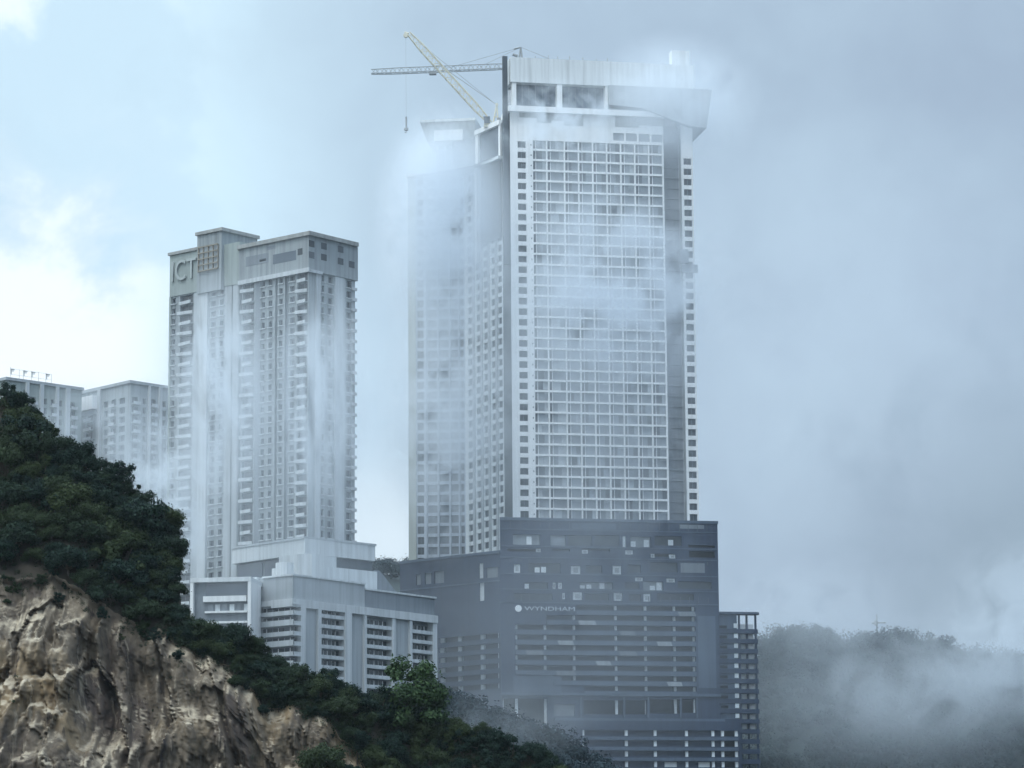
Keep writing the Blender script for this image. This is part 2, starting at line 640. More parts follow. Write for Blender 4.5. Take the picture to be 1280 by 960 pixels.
# ================================================================== CHARCOAL PODIUM
pP = at(625, 655, 986)
FP = Fac((pP.x, pP.y), 11)
u_pr = FP.u(895.5, 150)
zt = FP.z(650, 0)
pod = empty("parking_podium", (FP.xy(30, -20)[0], FP.xy(30, -20)[1], 30),
            "charcoal podium of car park decks under the white hotel tower, with a lit circle sign", "podium")
PW = [pale_open, glass_m, mid_grey, interior, glass_d, glass_l]


def zz(y, px=760): return FP.z(y, FP.u(px, 130))


def rp(x0, x1, y0, y1):
    c = (x0 + x1) / 2
    return (FP.u(x0, 130), FP.u(x1, 130), zz(y1, c), zz(y0, c))


slots = []
rows = [760.5 + 12.6 * k for k in range(9)]
for k, y in enumerate(rows):
    z0 = zz(y + 2.2)
    x0 = 719 if k < 1 else (682 if k < 2 else 643)
    if k in (7, 8): x0 = 690 if k == 7 else 728
    slots.append((FP.u(x0, 130), FP.u(867, 130), z0, z0 + 1.45))
openings = [rp(641, 675, 668, 681), rp(688, 707, 669, 682), rp(778, 782, 670, 684), rp(788, 813, 671, 684), rp(634, 675, 686, 689.5),
            rp(690, 712, 686, 689), rp(728, 762, 686, 689), rp(815, 842, 692, 696), rp(860, 893, 681.5, 684.5),
            rp(724, 765, 728, 736), rp(803, 828, 727, 738), rp(727, 776, 875, 893), rp(779, 805, 875, 893), rp(809, 846, 874, 892), rp(849, 866, 874, 891),
            rp(626, 682, 873, 905), rp(690, 716, 880, 895), rp(861, 893, 689, 697),
            rp(710, 740, 669, 682), rp(743, 774, 669, 682), rp(818, 852, 670, 682), rp(660, 700, 704, 716), rp(732, 752, 707, 716), rp(784, 800, 706, 716), rp(812, 846, 703, 715),
            rp(655, 684, 728, 736), rp(780, 798, 728, 736), rp(846, 888, 727, 736), rp(730, 760, 742, 750), rp(785, 800, 743, 751), rp(820, 866, 742, 750), rp(642, 690, 742, 750)]
small = [rp(642, 650, 705, 716), rp(713, 725, 707, 718), rp(765, 776, 707, 718), rp(793, 803, 721.5, 726.5), rp(832, 843, 723, 728),
         rp(690, 694, 728, 736), rp(697, 702, 728, 736), rp(715, 727, 740, 750), rp(766, 777, 741, 751), rp(803, 812, 742, 752), rp(702, 705.5, 741, 749),
         rp(670, 676, 685.5, 690.2), rp(727, 735, 687, 692), rp(781, 791, 687.5, 693), rp(813, 818, 692, 697), rp(836, 844, 693, 698)]
mb = MB()
allop = slots + openings + small
mb.punched(FP, 0, u_pr, 30, zt, allop, 0.9)
mb.build("front_wall", [podium_m], pod)
pwin = WinSet(pod, PW)
for r in small:
    w, h = r[1] - r[0], r[3] - r[2]
    pwin.add(unit("window", PW, [(0, w, 0.1, 0.2, 0, h, 0), (w * .28, w * .78, 0.04, 0.15, h * .2, h * .75, 5)]), FP, r[0], r[2], -0.35, 5)
for k, r in enumerate(openings):
    w, h = r[1] - r[0], r[3] - r[2]
    if k in (0, 1, 3, 9, 10, 16) or k > 17:
        bx = [(0, w, 0.3, 0.4, 0, h, 1 if k < 18 else 4)]
        n = max(2, int(w / 1.8))
        for q in range(n):
            if random.random() < (.45 if k < 18 else .05): bx.append((w * q / n + .1, w * (q + .8) / n, 0.15, 0.28, h * .05, h * random.uniform(.5, .98), 0))  # pale sheets painted in for daylight through the openings
        pwin.add(unit("window", PW, bx), FP, r[0], r[2], -0.4, 4)
    elif k == 2:
        pwin.add(unit("window", PW, [(0, w, .3, .4, 0, h, 0)]), FP, r[0], r[2], -0.2, 4)
pwin.done()
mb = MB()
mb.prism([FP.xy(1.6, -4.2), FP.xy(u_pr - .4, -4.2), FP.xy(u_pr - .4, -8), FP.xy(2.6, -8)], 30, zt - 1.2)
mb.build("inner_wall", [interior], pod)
mb = MB()
mb.prism([FP.xy(2.7, -8.1), FP.xy(u_pr - .1, -8.1), FP.xy(u_pr - .1, -48), FP.xy(12, -48)], 30, zt - .6)
mb.prism([FP.xy(.02, -.003), FP.xy(.4, -.003), FP.xy(2.6, -8), FP.xy(2.0, -8)], 30, zt - .003)
mb.fbox(FP, u_pr - .35, u_pr, -8, -0.003, 30, zt - .003, 0)
mb.build("body_wall", [podium_m], pod)
mb = MB()
mb.prism([FP.xy(-.1, .25), FP.xy(u_pr + .2, .25), FP.xy(u_pr + .2, -48), FP.xy(12, -48)], zt, zt + .9)
mb.build("roof_edge", [podium_l], pod)
# deck floors behind the slots
mb = MB()
for (a, b, z0, z1) in slots:
    mb.fbox(FP, a - .5, b + .5, -4.1, -1.0, z0 - .35, z0 - .02)
mb.build("deck_floor", [concrete], pod)
for px in (645, 681, 717, 769, 806, 842, 866):
    mb = MB()
    u = FP.u(px, 130)
    zt_c = slots[0][3] if px > 716 else (slots[1][3] if px > 680 else slots[2][3])
    mb.fbox(FP, u - .38, u + .38, -1.9, -1.1, 40, zt_c + .3)
    mb.build("column", [pale_open], pod)
# parapet bands and loose pale sheets
mb = MB()
for k, (a, b, z0, z1) in enumerate(slots):
    mb.fbox(FP, a, b, 0.003, 0.35, z0 - 1.5, z0 - .25)
mb.build("deck_parapet", [podium_l], pod)
for (x0, x1, k) in ((721, 742, 1), (772, 791, 2), (695, 714, 3), (818, 836, 3), (771, 792, 4), (742, 760, 5), (692, 716, 6), (830, 848, 7), (845, 866, 0), (655, 676, 4)):
    a, b, z0, z1 = slots[k]
    mb = MB()
    mb.extr(FP, [(FP.u(x0, 130), z0 - .25), (FP.u(x0, 130) + .6, z0 - 1.55), (FP.u(x1, 130) + .5, z0 - 1.55), (FP.u(x1, 130), z0 - .25)], 0.36, 0.45)
    mb.build("deck_screen", [grey_w if k % 2 else mid_grey], pod)
mb = MB()
mb.fbox(FP, 0.003, u_pr, 0.003, 0.7, zz(870), zz(866.5))
mb.fbox(FP, FP.u(690, 130), u_pr + 1, 0.003, 1.2, zz(905), zz(898))
for yb in (664, 685, 699, 719.5, 738.5):
    mb.fbox(FP, 0, u_pr, 0.003, 0.16, zz(yb), zz(yb - 1.1))
mb.fbox(FP, 0, u_pr, 0.003, 0.18, zz(755), zz(753.8))
mb.build("string_course", [podium_l], pod)
mb = MB()
for k in range(1, 22):
    u = u_pr * k / 22 + random.uniform(-.4, .4)
    for (y0, y1) in ((653, 662.5), (700.5, 704.5), (752.8, 745)):
        mb.fbox(FP, u - .09, u + .09, 0.004, 0.1, zz(max(y0, y1)), zz(min(y0, y1)))
mb.build("panel_joint", [dark_grey], pod)
for (x0, x1, y0, y1, m_) in ((850, 880, 704, 716, mid_grey), (850, 880, 656, 661, mid_grey), (715, 770, 654, 662, podium_l), (870, 892, 770, 860, podium_l), (640, 700, 845, 865, podium_l)):
    mb = MB()
    a, b, z0, z1 = rp(x0, x1, y0, y1)
    mb.fbox(FP, a, b, 0.003, 0.07, z0, z1)
    mb.build("cladding_panel", [m_], pod)
for px in (724, 777, 807, 847, 867):
    mb = MB()
    mb.fbox(FP, FP.u(px - 1, 130), FP.u(px + 1, 130), 0.004, 0.35, zz(897), zz(871))
    mb.build("pilaster", [podium_l], pod)
# wordmark
mb = MB()
cu, cz = FP.u(647, 130), zz(760.6, 647)
mb.extr(FP, [(cu + 1.05 * math.cos(t * math.pi / 12), cz + 1.05 * math.sin(t * math.pi / 12)) for t in range(24)], 0.05, 0.3)
sg = mb.build("sign", [sign_m], pod)
text_mesh("lettering", "WYNDHAM", 1.8, FP, FP.u(654.5, 130), zz(763.4, 680), 0.3, mat("sign_grey", (0.52, 0.57, 0.61), .5, .02), sg, FP.u(717, 130) - FP.u(654.5, 130), 0.12)

# lower decks with pale columns
FL = Fac(FP.xy(FP.u(690, 110), 1.4), 11)
lr = []
for y in (916.5, 929.5, 942.5, 955.5, 968):
    z0 = FL.z(y + 3.2, 20)
    lr.append((FL.u(727, 90), FL.u(921, 90), z0, z0 + 1.75))
lu1 = FL.u(924, 90)
mb = MB()
mb.punched(FL, 0, lu1, 30, FL.z(901, 20), lr, 0.4)
mb.build("lower_wall", [podium_m], pod)
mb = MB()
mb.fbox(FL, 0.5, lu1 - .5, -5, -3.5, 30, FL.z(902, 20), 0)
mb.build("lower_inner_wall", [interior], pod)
mb = MB()
for (a, b, z0, z1) in lr:
    mb.fbox(FL, a, b, 0.003, 0.3, z0 - 1.3, z0 - .3)
mb.build("lower_parapet", [podium_l], pod)
for px in (728, 782, 818, 857, 890, 902, 919):
    mb = MB()
    u = FL.u(px, 90)
    mb.fbox(FL, u - .42, u + .42, -1.2, -0.45, 30, FL.z(909, 20))
    mb.build("column", [sign_m], pod)
for (x0, x1) in ((830, 845), (872, 886)):
    mb = MB()
    a = lr[3]
    mb.fbox(FL, FL.u(x0, 90), FL.u(x1, 90), -1.6, -1.3, a[2] + .1, a[3] - .1)
    mb.build("daylight_panel", [sign_m], pod)  # white sheets painted in for daylight through the lower deck

# podium flank running back to the left
FQ = Fac(FP.xy(-0.02, -0.1), -40)
uq = FQ.u(500, 120)
ztl = FQ.z(691, 0)
ql = []
for y in (797, 809.5, 822, 834.5, 847, 859.5):
    z0 = FQ.z(y + 2.5, FQ.u(600, 120))
    ql.append((FQ.u(548, 120), FQ.u(623, 120), z0, z0 + 1.6))


def rq(x0, x1, y0, y1):
    c = FQ.u((x0 + x1) / 2, 120)
    return (FQ.u(x0, 120), FQ.u(x1, 120), FQ.z(y1, c), FQ.z(y0, c))


qs = [rq(598.5, 604, 704, 723), rq(599, 605, 727, 751), rq(608, 622, 709, 722)]
qo = [rq(520, 526, 718, 731), rq(531, 539, 716, 730), rq(543, 555, 714, 729)]
mb = MB()
mb.punched(FQ, uq, 0, 30, ztl, ql + qs + qo, 0.8)
mb.build("flank_wall", [podium_m], pod)
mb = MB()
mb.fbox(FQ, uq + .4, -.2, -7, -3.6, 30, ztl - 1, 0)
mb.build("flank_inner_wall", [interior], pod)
mb = MB()
mb.prism([FQ.xy(uq, -7.1), FQ.xy(-.2, -7.1), FP.xy(6.2, -26), FQ.xy(uq, -30)], 30, ztl - .3)
mb.fbox(FQ, uq + .02, uq + .4, -7, -.02, 30, ztl - .02)
mb.build("flank_body", [podium_m], pod)
mb = MB()
mb.fbox(FQ, uq - .1, -.1, -26, 0.3, ztl, ztl + .8)
mb.fbox(FQ, uq, -.2, 0.003, .2, FQ.z(731, -20) - .4, FQ.z(731, -20))
mb.build("flank_roof_edge", [podium_l], pod)
for k, r in enumerate(qs + qo):
    w, h = r[1] - r[0], r[3] - r[2]
    me = unit("window", PW, [(0, w, 0.1, 0.2, 0, h, 0 if k < 2 else 2)])
    o = bpy.data.objects.new("window", me)
    COL.objects.link(o)
    o.parent = pod
    o.location = FQ.P(r[0], -.3, r[2]) - pod.location
    o.rotation_euler.z = FQ.a
for px in (550, 572, 600, 622):
    mb = MB()
    u = FQ.u(px, 120)
    mb.fbox(FQ, u - .75, u + .75, -1.6, -.9, 32, ql[0][3] + .2)
    mb.build("column", [pale_open], pod)

# ================================================================== RAMP DECKS at the right
FR = Fac(FP.xy(u_pr + .05, -3), 11)
ramp = empty("car_ramp", (FR.xy(8, -8)[0], FR.xy(8, -8)[1], 30),
             "open round-ended stack of dark parking decks with added white panels for daylight between the slabs beside the podium", "car park")
ur = FR.u(947, 120)
rad = 1.5


def deck_poly(over=0.0):
    pts = [FR.xy(0.02, over)]
    cx = ur - rad
    for k in range(13):
        t = -math.pi / 2 + math.pi * k / 12
        pts.append(FR.xy(cx + (rad + over) * math.cos(t), -rad - (rad + over) * math.sin(t)))
    pts.append(FR.xy(0.02, -2 * rad - over))
    return pts


ztr = FR.z(767, 8)
pitch = (FR.z(780, 12) - FR.z(905, 12)) / 10
mb = MB()
mb.prism(deck_poly(.5), ztr - .2, ztr + .5)
mb.build("roof_deck", [podium_l], ramp)
for k in range(16):
    zc = FR.z(787, 12) - k * pitch
    if zc < 34: break
    mb = MB()
    mb.prism(deck_poly(0), zc - 1.25, zc + .15)
    mb.build("parking_deck", [podium_m], ramp)
mb = MB()
uc = FR.u(920, 120)
mb.fbox(FR, 0.05, uc, -2 * rad + .5, -.35, 30, ztr - .25)
mb.build("stair_core", [podium_l], ramp)
for px, w in ((922.5, -.6), (943, -.9), (932, -2 * rad + 1)):
    mb = MB()
    u = FR.u(px, 120, w)
    mb.fbox(FR, u - .3, u + .3, w - .6, w, 30, ztr - .2)
    mb.build("column", [podium_m], ramp)
for px, w in ((917, -.3),):
    for k in range(12):
        zc = FR.z(787, 12) - k * pitch
        mb = MB()
        u = FR.u(918.5, 120)
        mb.fbox(FR, u - .7, u + .6, -.36, -.2, zc + .5, zc + 1.9)
        mb.build("window", [pale_open], ramp)
for k in range(11):
    zc = FR.z(787, 12) - k * pitch
    mb = MB()
    mb.fbox(FR, FR.u(924.5, 120), ur - 1.1, -2 * rad + .15, -2 * rad + .3, zc + .16, zc + 1.88)
    mb.build("added_back_panel", [sign_m], ramp)  # white panels added so the deck gaps read as bright daylight
mb = MB()
u = FR.u(901, 120)
for k in range(9):
    zc = FR.z(787, 12) - k * pitch
    mb.fbox(FR, u - 1.2, u + 1.6, -.36, -.25, zc + .3, zc + 1.2)
mb.build("vent_louvre", [interior], ramp)

# ================================================================== RESIDENTIAL TOWER (left)
pC = at(385, 600, 930)
FA = Fac((pC.x, pC.y), -40)           # left face, u < 0
FB = Fac((pC.x, pC.y), 50)            # right face
ua0, ub1 = FA.u(210.5, 150), FB.u(443.5, 150)
zC = FA.z(290, 0)
zband = FA.z(338, 0)                   # below the top storeys
apt_w = mat("apartment_render", (0.29, 0.32, 0.335), 0.85, 0.10, 0.06, 0.38)
apt_p = mat("apartment_pilaster", (0.47, 0.50, 0.52), 0.85, 0.06, 0.08, 0.28)
zlow = 38
apt = empty("apartment_tower", (pC.x - 10, pC.y + 20, zlow),
            "grey apartment tower with stacked balconies and three pale letters on its roof wall", "tower")
awin = WinSet(apt, WM)
NA = 30
fa = (zband - FA.z(672, 0)) / 25.0
zA0 = zband - 25 * fa - 6 * fa


def ucol(F, x0, x1): return (F.u(x0, 170), F.u(x1, 170))


ra = []
colsA = [(ucol(FA, 326.5, 330.8), 1), (ucol(FA, 335.5, 340), 1), (ucol(FA, 348.5, 353), 1), (ucol(FA, 362, 368), 1),
         (ucol(FA, 263, 269), 2), (ucol(FA, 274, 279), 2), (ucol(FA, 214, 218.5), 2)]
balA = [ucol(FA, 224, 240), ucol(FA, 303, 317), ucol(FA, 372, 384)]
for j in range(31):
    z = zA0 + j * fa
    for (a, b), p in colsA:
        ra.append((a, b, z + .9, z + fa - .6))
    for (a, b) in balA:
        ra.append((a, b, z + .35, z + fa - .35))
dark_slots = [ucol(FA, 298, 302), ucol(FA, 318.5, 325), ucol(FA, 343.5, 346.5), ucol(FA, 355.5, 359)]
for a, b in dark_slots: ra.append((a, b, zlow + 3, zband - .5))
wd = {}
mb = MB()
mb.punched(FA, ua0, 0, zlow, zband, ra, 1.0)
rb = []
colsB = [(ucol(FB, 410, 415.5), 1), (ucol(FB, 433, 439), 1), (ucol(FB, 402, 405), 2)]
for j in range(31):
    z = zA0 + j * fa
    for (a, b), p in colsB: rb.append((a, b, z + .7, z + fa - .5))
mb.punched(FB, 0, ub1, zlow, zband, rb, 0.8)
mb.build("wall", [apt_w], apt)
for r in ra:
    h = r[3] - r[2]
    if h > 10: continue
    k = (round(r[1] - r[0], 2), round(h, 2))
    isb = h > fa - .8
    if k not in wd: wd[k] = small_unit(k[0], k[1], 1)
    awin.add(wd[k], FA, r[0], r[2], -.8 if isb else -.6, (r[2] - zlow) / 10 + (6 if isb else 0) + (3 if r[0] > FA.u(300, 170) else 0))
for r in rb:
    k = (round(r[1] - r[0], 2), round(r[3] - r[2], 2))
    if k not in wd: wd[k] = small_unit(k[0], k[1], 1)
    awin.add(wd[k], FB, r[0], r[2], -.6, (r[2] - zlow) / 10)
awin.done()
mb = MB()
mb.prism([FA.xy(ua0 + .1, -1.05), FA.xy(-1.2, -1.05), FB.xy(ub1 - .1, -.85), FB.xy(ub1 - .1, -22), FA.xy(ua0 + .1, -22)], zlow, zband)
mb.build("body_wall", [mid_grey], apt)
# balconies: wedge-shaped slabs, alternate floors turn the other way
bal_n = 0
balmesh = {}
bpos = []
for ci, (a, b) in enumerate(balA):
    for j in range(31):
        bpos.append((ci, j, a, b))
bpos.sort(key=lambda t: (-(t[0] > 0), -t[1]))
rest = MB()
for n_, (ci, j, a, b) in enumerate(bpos):
    z = zA0 + j * fa
    w = b - a
    mb = MB() if n_ < 92 else rest
    flip = (j + ci) % 2
    o1, o2 = (1.35, .45) if flip else (.55, 1.2)
    P = [FA.xy(a - .1, o1), FA.xy(b + .1, o2), FA.xy(b + .1, .01), FA.xy(a - .1, .01)]
    mb.prism(P, z - .05, z + .2)
    Q = [FA.xy(a - .1, o1), FA.xy(b + .1, o2), FA.xy(b + .1, o2 - .15), FA.xy(a - .1, o1 - .15)]
    mb.prism(Q, z + .2, z + .95)
    if n_ < 92: mb.build("balcony", [apt_p], apt)
tag(rest.build("balcony", [apt_p], apt), kind="stuff")
mb = MB()
for (a, b), p in colsA:
    for j in range(31):
        z = zA0 + j * fa
        mb.fbox(FA, a - .35, b + .35, .004, .45, z + .55, z + .82)
for (a, b), p in colsB:
    for j in range(31):
        z = zA0 + j * fa
        mb.fbox(FB, a - .3, b + .3, .004, .3, z + .4, z + .66)
tag(mb.build("sill", [apt_p], apt), kind="stuff")
for x0, x1 in ((281, 297), (241.5, 249), (319, 325.8)):
    mb = MB()
    a, b = ucol(FA, x0, x1)
    mb.fbox(FA, a, b, .004, .12, zlow, zband - .02)
    mb.build("grey_panel", [mid_grey if x0 > 300 else grey_w], apt)
for px in (290, 360, 372):
    mb = MB()
    u = FA.u(px, 170)
    mb.tube(FA.P(u, .25, zlow), FA.P(u, .25, zband - .1), .12, 6)
    mb.build("drain_pipe", [mid_grey], apt)
# air-conditioner ledges at the far edge of the right face
for j in range(27):
    z = zA0 + (j + 4) * fa
    mb = MB()
    mb.fbox(FB, ub1 - 1.6, ub1 + .3, 0.01, .6, z, z + .9)
    mb.build("ledge", [apt_p], apt)
# pale pilasters
for F, x0, x1, t, m_ in ((FA, 250, 260.5, .8, apt_p), (FA, 211, 213.2, .3, greenish), (FB, 394, 400, .25, apt_p), (FB, 418, 430, .3, apt_p)):
    mb = MB()
    a, b = ucol(F, x0, x1)
    mb.fbox(F, a, b, .003, t, zlow, zband - .01)
    mb.build("pilaster", [m_], apt)
# top storeys
a298 = FA.u(300, 200)
zL = FA.z(320, ua0)                    # top of the lower shoulder (left)
mb = MB()
mb.fbox(FA, a298, .4, -21, .5, zband, zC - 1.2)
mb.prism([FB.xy(.0, .45), FB.xy(ub1, .45), FB.xy(ub1, -8), FB.xy(0, -8)], zband, zC - 1.21)
mb.build("top_storey", [apt_w], apt)
mb = MB()
mb.prism([FA.xy(a298 - .3, 1.2), FA.xy(1.4, 1.2), FB.xy(ub1 + .4, 1.2), FB.xy(ub1 + .4, -20), FA.xy(a298 - .3, -22)], zC - 1.2, zC)
mb.build("roof_slab", [concrete], apt)
mb = MB()
mb.fbox(FA, a298, .9, .5, 1.0, zband - .6, zband + .7)
mb.fbox(FB, -.2, ub1 * .25, .45, .9, zband - .6, zband + .3)
mb.build("top_ledge", [apt_p], apt)


def band_rect(F, x0, x1, y0, y1, m_, name, t=.06, base=.5):
    mb = MB()
    a, b = ucol(F, x0, x1)
    c = (a + b) / 2
    mb.fbox(F, a, b, base, base + t, F.z(y1, c), F.z(y0, c))
    mb.build(name, [m_], apt)


band_rect(FA, 342, 371, 316, 328, glass_b, "window")
band_rect(FA, 308, 336, 319, 331, mid_grey, "window")
band_rect(FA, 325, 333, 324, 327, interior, "vent")
band_rect(FA, 373, 379, 311, 319, glass_d, "window")
band_rect(FA, 334, 345, 308, 312, mid_grey, "vent")
for x, y in ((387.5, 305), (403, 308), (387.5, 319), (403, 322), (424, 312), (424, 327), (438, 331)):
    band_rect(FB, x - 3.5, x + 3.5, y - 4, y + 4, glass_d, "window", base=.45)
# shoulder with the lettering
mb = MB()
mb.fbox(FA, ua0, a298 - .02, -20, .3, zband, zL)
shoulder = mb.build("shoulder_wall", [greenish], apt)
mb = MB()
mb.fbox(FA, ua0 - .5, FA.u(250, 200), -20, .8, zL, zL + .9)
mb.build("shoulder_roof", [concrete], shoulder)
lu = FA.u(216.5, 200)
text_mesh("lettering", "ICT", 9.2, FA, lu, FA.z(354.5, lu) + .4, .75, mat("letter_pale", (0.355, 0.39, 0.385), .6, .05), shoulder, FA.u(247, 200) - lu, .2)
# stair block with stained lattice screen
b0, b1 = FA.u(250.5, 210), FA.u(281, 210)
b0f = FA.u(250.5, 210)
zB = FA.z(287, b1)
mb = MB()
mb.fbox(FA, b0, b1, -14, 1.4, zband - 1, zB - .6)
stair = mb.build("stair_block", [apt_w], apt)
mb = MB()
mb.fbox(FA, b0 - .5, b1 + .6, -14.5, 1.9, zB - .6, zB + .4)
mb.build("roof_slab", [concrete], stair)
mb = MB()
l0, l1 = FA.u(252.5, 200), FA.u(277, 200)
zl0, zl1 = FA.z(341, l0), FA.z(306, l1)
for k in range(5):
    u = l0 + (l1 - l0) * k / 4
    mb.fbox(FA, u - .18, u + .18, 1.5, 1.8, zl0, zl1)
for k in range(5):
    z = zl0 + (zl1 - zl0) * k / 4
    mb.fbox(FA, l0 - .1, l1 + .1, 1.8, 2.0, z - .2, z + .2)
mb.build("lattice_screen", [tan_m], stair)
mb = MB()
mb.fbox(FA, l0, l1, 1.41, 1.48, zl0, zl1)
mb.build("screen_backing", [grey_w], stair)
mb = MB()
for k in range(6):
    p = FA.P(b0 + 2 + k * 1.4, -4, zB)
    mb = MB()
    mb.tube(p, p + Vector((0, 0, random.uniform(.6, 1.8))), .06)
    mb.build("roof_pole", [steel_g], apt)

base_w = mat("terrace_render", (0.52, 0.55, 0.565), 0.85, 0.07, 0.07, 0.26)
# ================================================================== WHITE TERRACED HOTEL BASE
pU = at(381, 700, 900)
FU1, FU2 = Fac((pU.x, pU.y), -46), Fac((pU.x, pU.y), 44)
u1a, u2b = FU1.u(290.5, 120), FU2.u(469, 120)
base = empty("terraced_building", (pU.x, pU.y + 15, 40),
             "white terraced building with stepped roofs and long balcony bays below the grey apartment tower", "building")
zu = FU1.z(673, 0)
zu_b = FU1.z(692, 0)
mb = MB()
mb.prism([FU1.xy(u1a, 0), FU1.xy(0, 0), FU2.xy(u2b, 0), FU2.xy(u2b, -26), FU1.xy(u1a, -26)], zu_b, zu)
mb.build("upper_parapet", [base_w], base)
mb = MB()
mb.prism([FU1.xy(u1a - .3, .25), FU1.xy(0, .3), FU2.xy(u2b + .3, .25), FU2.xy(u2b + .3, -26.3), FU1.xy(u1a - .3, -26.3)], zu, zu + .6)
mb.build("upper_roof", [grey_w], base)
mb = MB()
mb.prism([FU1.xy(u1a + 1, -2), FU1.xy(-2, -2), FU2.xy(u2b - 1, -2), FU2.xy(u2b - 1, -24), FU1.xy(u1a + 1, -24)], 40, zu_b)
storey = mb.build("recessed_storey", [mid_grey], base)
mb = MB()
mb.fbox(FU1, u1a + .2, FU1.u(322, 120), -1.99, -1.8, FU1.z(730, -15), zu_b - .1)
mb.fbox(FU1, FU1.u(325, 120), FU1.u(352, 120), -1.99, -1.8, FU1.z(730, -15), zu_b - .1)
mb.build("storey_glazing", [glass_b], storey)
# projecting white box at the corner
c0, c1 = FU1.u(353, 120), FU2.u(404, 120)
mb = MB()
mb.prism([FU1.xy(c0, 1.2), FU1.xy(-1.5, 1.2), FU2.xy(1.5, 1.2), FU2.xy(c1, 1.2), FU2.xy(c1, -1.99), FU1.xy(c0, -1.99)], FU1.z(724, -3), zu_b - .003)
mb.build("corner_box", [base_w], base)
# right shoulder walls
mb = MB()
mb.fbox(FU2, c1, u2b + .2, -.5, .6, FU2.z(745, u2b), FU2.z(713, u2b * .8))
mb.build("terrace_wall", [base_w], base)
mb = MB()
mb.fbox(FU2, FU2.u(421, 120), u2b - .2, -1.99, -1.0, FU2.z(713, u2b * .8), FU2.z(700, u2b * .8))
mb.build("dark_loggia", [dark_grey], base)
mb = MB()
s0 = FU2.u(421, 120)
mb.fbox(FU2, c1, s0, -1.99, -.1, FU2.z(713, u2b * .8), zu_b - .003)
mb.build("loggia_wall", [base_w], base)
# sloped grey ramp roof beyond
mb = MB()
q0, q1 = FU2.u(467, 120), FU2.u(500, 120)
mb.extr(FU2, [(u2b + .25, FU2.z(712, u2b)), (u2b + 2.5, FU2.z(712, u2b)), (q1 * .86, FU2.z(722, q1)), (q1, FU2.z(742, q1)), (q1, 60), (u2b + .25, 60)], -10, -1)
mb.build("sloped_roof", [mid_grey], base)

# lower long block
pB = at(366, 730, 868)
FM1, FM2 = Fac((pB.x, pB.y), -38), Fac((pB.x, pB.y), 52)
m1a = FM1.u(318, 90)
m2b = FM2.u(546, 90)
m2s = FM2.u(458, 90)
zm = FM2.z(719, 0)
zmb0, zmb1 = FM2.z(758, 0), FM2.z(748, 0)
mb = MB()
mb.prism([FM1.xy(m1a, -.6), FM1.xy(-.5, -.6), FM2.xy(m2s, -.6), FM2.xy(m2s, -24), FM1.xy(m1a, -24)], zmb1, zm)
attic = mb.build("attic_wall", [grey_w], base)
mb = MB()
mb.prism([FM1.xy(m1a + 2.5, -.2), FM1.xy(-.1, -.2), FM2.xy(m2s, -.2), FM2.xy(m2s, -24), FM1.xy(m1a + 2.5, -24)], zm, zm + .5)
mb.build("attic_roof", [base_w], attic)
zs_ = FM2.z(737, m2s)
mb = MB()
mb.fbox(FM2, m2s + .02, m2b, -22, -.8, zmb1, zs_)
mb.build("attic_step", [mid_grey], base)
mb = MB()
mb.fbox(FM2, m2s + .02, m2b + .5, -22, -.4, zs_, zs_ + .5)
mb.build("attic_step_roof", [base_w], base)
mb = MB()
mb.prism([FM1.xy(FM1.u(340, 90), .5), FM1.xy(.2, .5), FM2.xy(m2b, .5), FM2.xy(m2b, -22), FM1.xy(FM1.u(340, 90), -22)], zmb0, zmb1)
mb.build("white_band", [base_w], base)
mb = MB()
mb.prism([FM1.xy(m1a + .1, -2.2), FM1.xy(-2, -2.2), FM2.xy(m2b - .1, -2.2), FM2.xy(m2b - .1, -24), FM1.xy(m1a + .1, -24)], 35, zmb0 + .5)
mb.build("body_wall", [mid_grey], base)
for x0, x1, m_, t in ((375.5, 381.5, base_w, .3), (381.6, 397, grey_w, -.6), (397.1, 401, base_w, .3), (430.5, 439, base_w, .3), (439.1, 455, grey_w, -.6), (455.1, 458, base_w, .2), (490, 494, base_w, .2), (494.1, 512, grey_w, -.6), (512.1, 515, base_w, .2), (541, 546, base_w, .2)):
    mb = MB()
    mb.fbox(FM2, FM2.u(x0, 90), FM2.u(x1, 90), -2.1, t, 35, zmb0)
    mb.build("pier", [m_], base)
pit = (FM2.z(785, FM2.u(474, 90)) - FM2.z(835, FM2.u(474, 90))) / 4
bu = {}
for x0, x1 in ((401, 430.5), (458, 490), (515, 541)):
    a, b = FM2.u(x0, 90), FM2.u(x1, 90)
    for k in range(9):
        z = FM2.z(785 if x0 > 430 else 772, FM2.u(474 if x0 > 430 else 415, 90)) - (k - 1) * pit
        if z > zmb0 - 1.0 or z < 40: continue
        mb = MB()
        mb.fbox(FM2, a + .03, b - .03, -2.0, -.05, z - .25, z)
        mb.fbox(FM2, a + .03, b - .03, -.2, -.03, z + .002, z + .75)
        mb.build("balcony", [base_w], base)
        for q in range(3):
            w = (b - a) / 3
            key = round(w, 2)
            if key not in bu: bu[key] = unit("window", WM, [(.15, w - .15, 0, .1, 0, pit - .6, 1), (w * .45, w * .55, -.04, .05, .02, pit - .65, 0), (.05, .15, -.05, .1, 0, pit - .6, 0)])
            o = bpy.data.objects.new("window", bu[key])
            COL.objects.link(o)
            o.parent = base
            o.location = FM2.P(a + q * w, -2.0, z + .05) - base.location
            o.rotation_euler.z = FM2.a
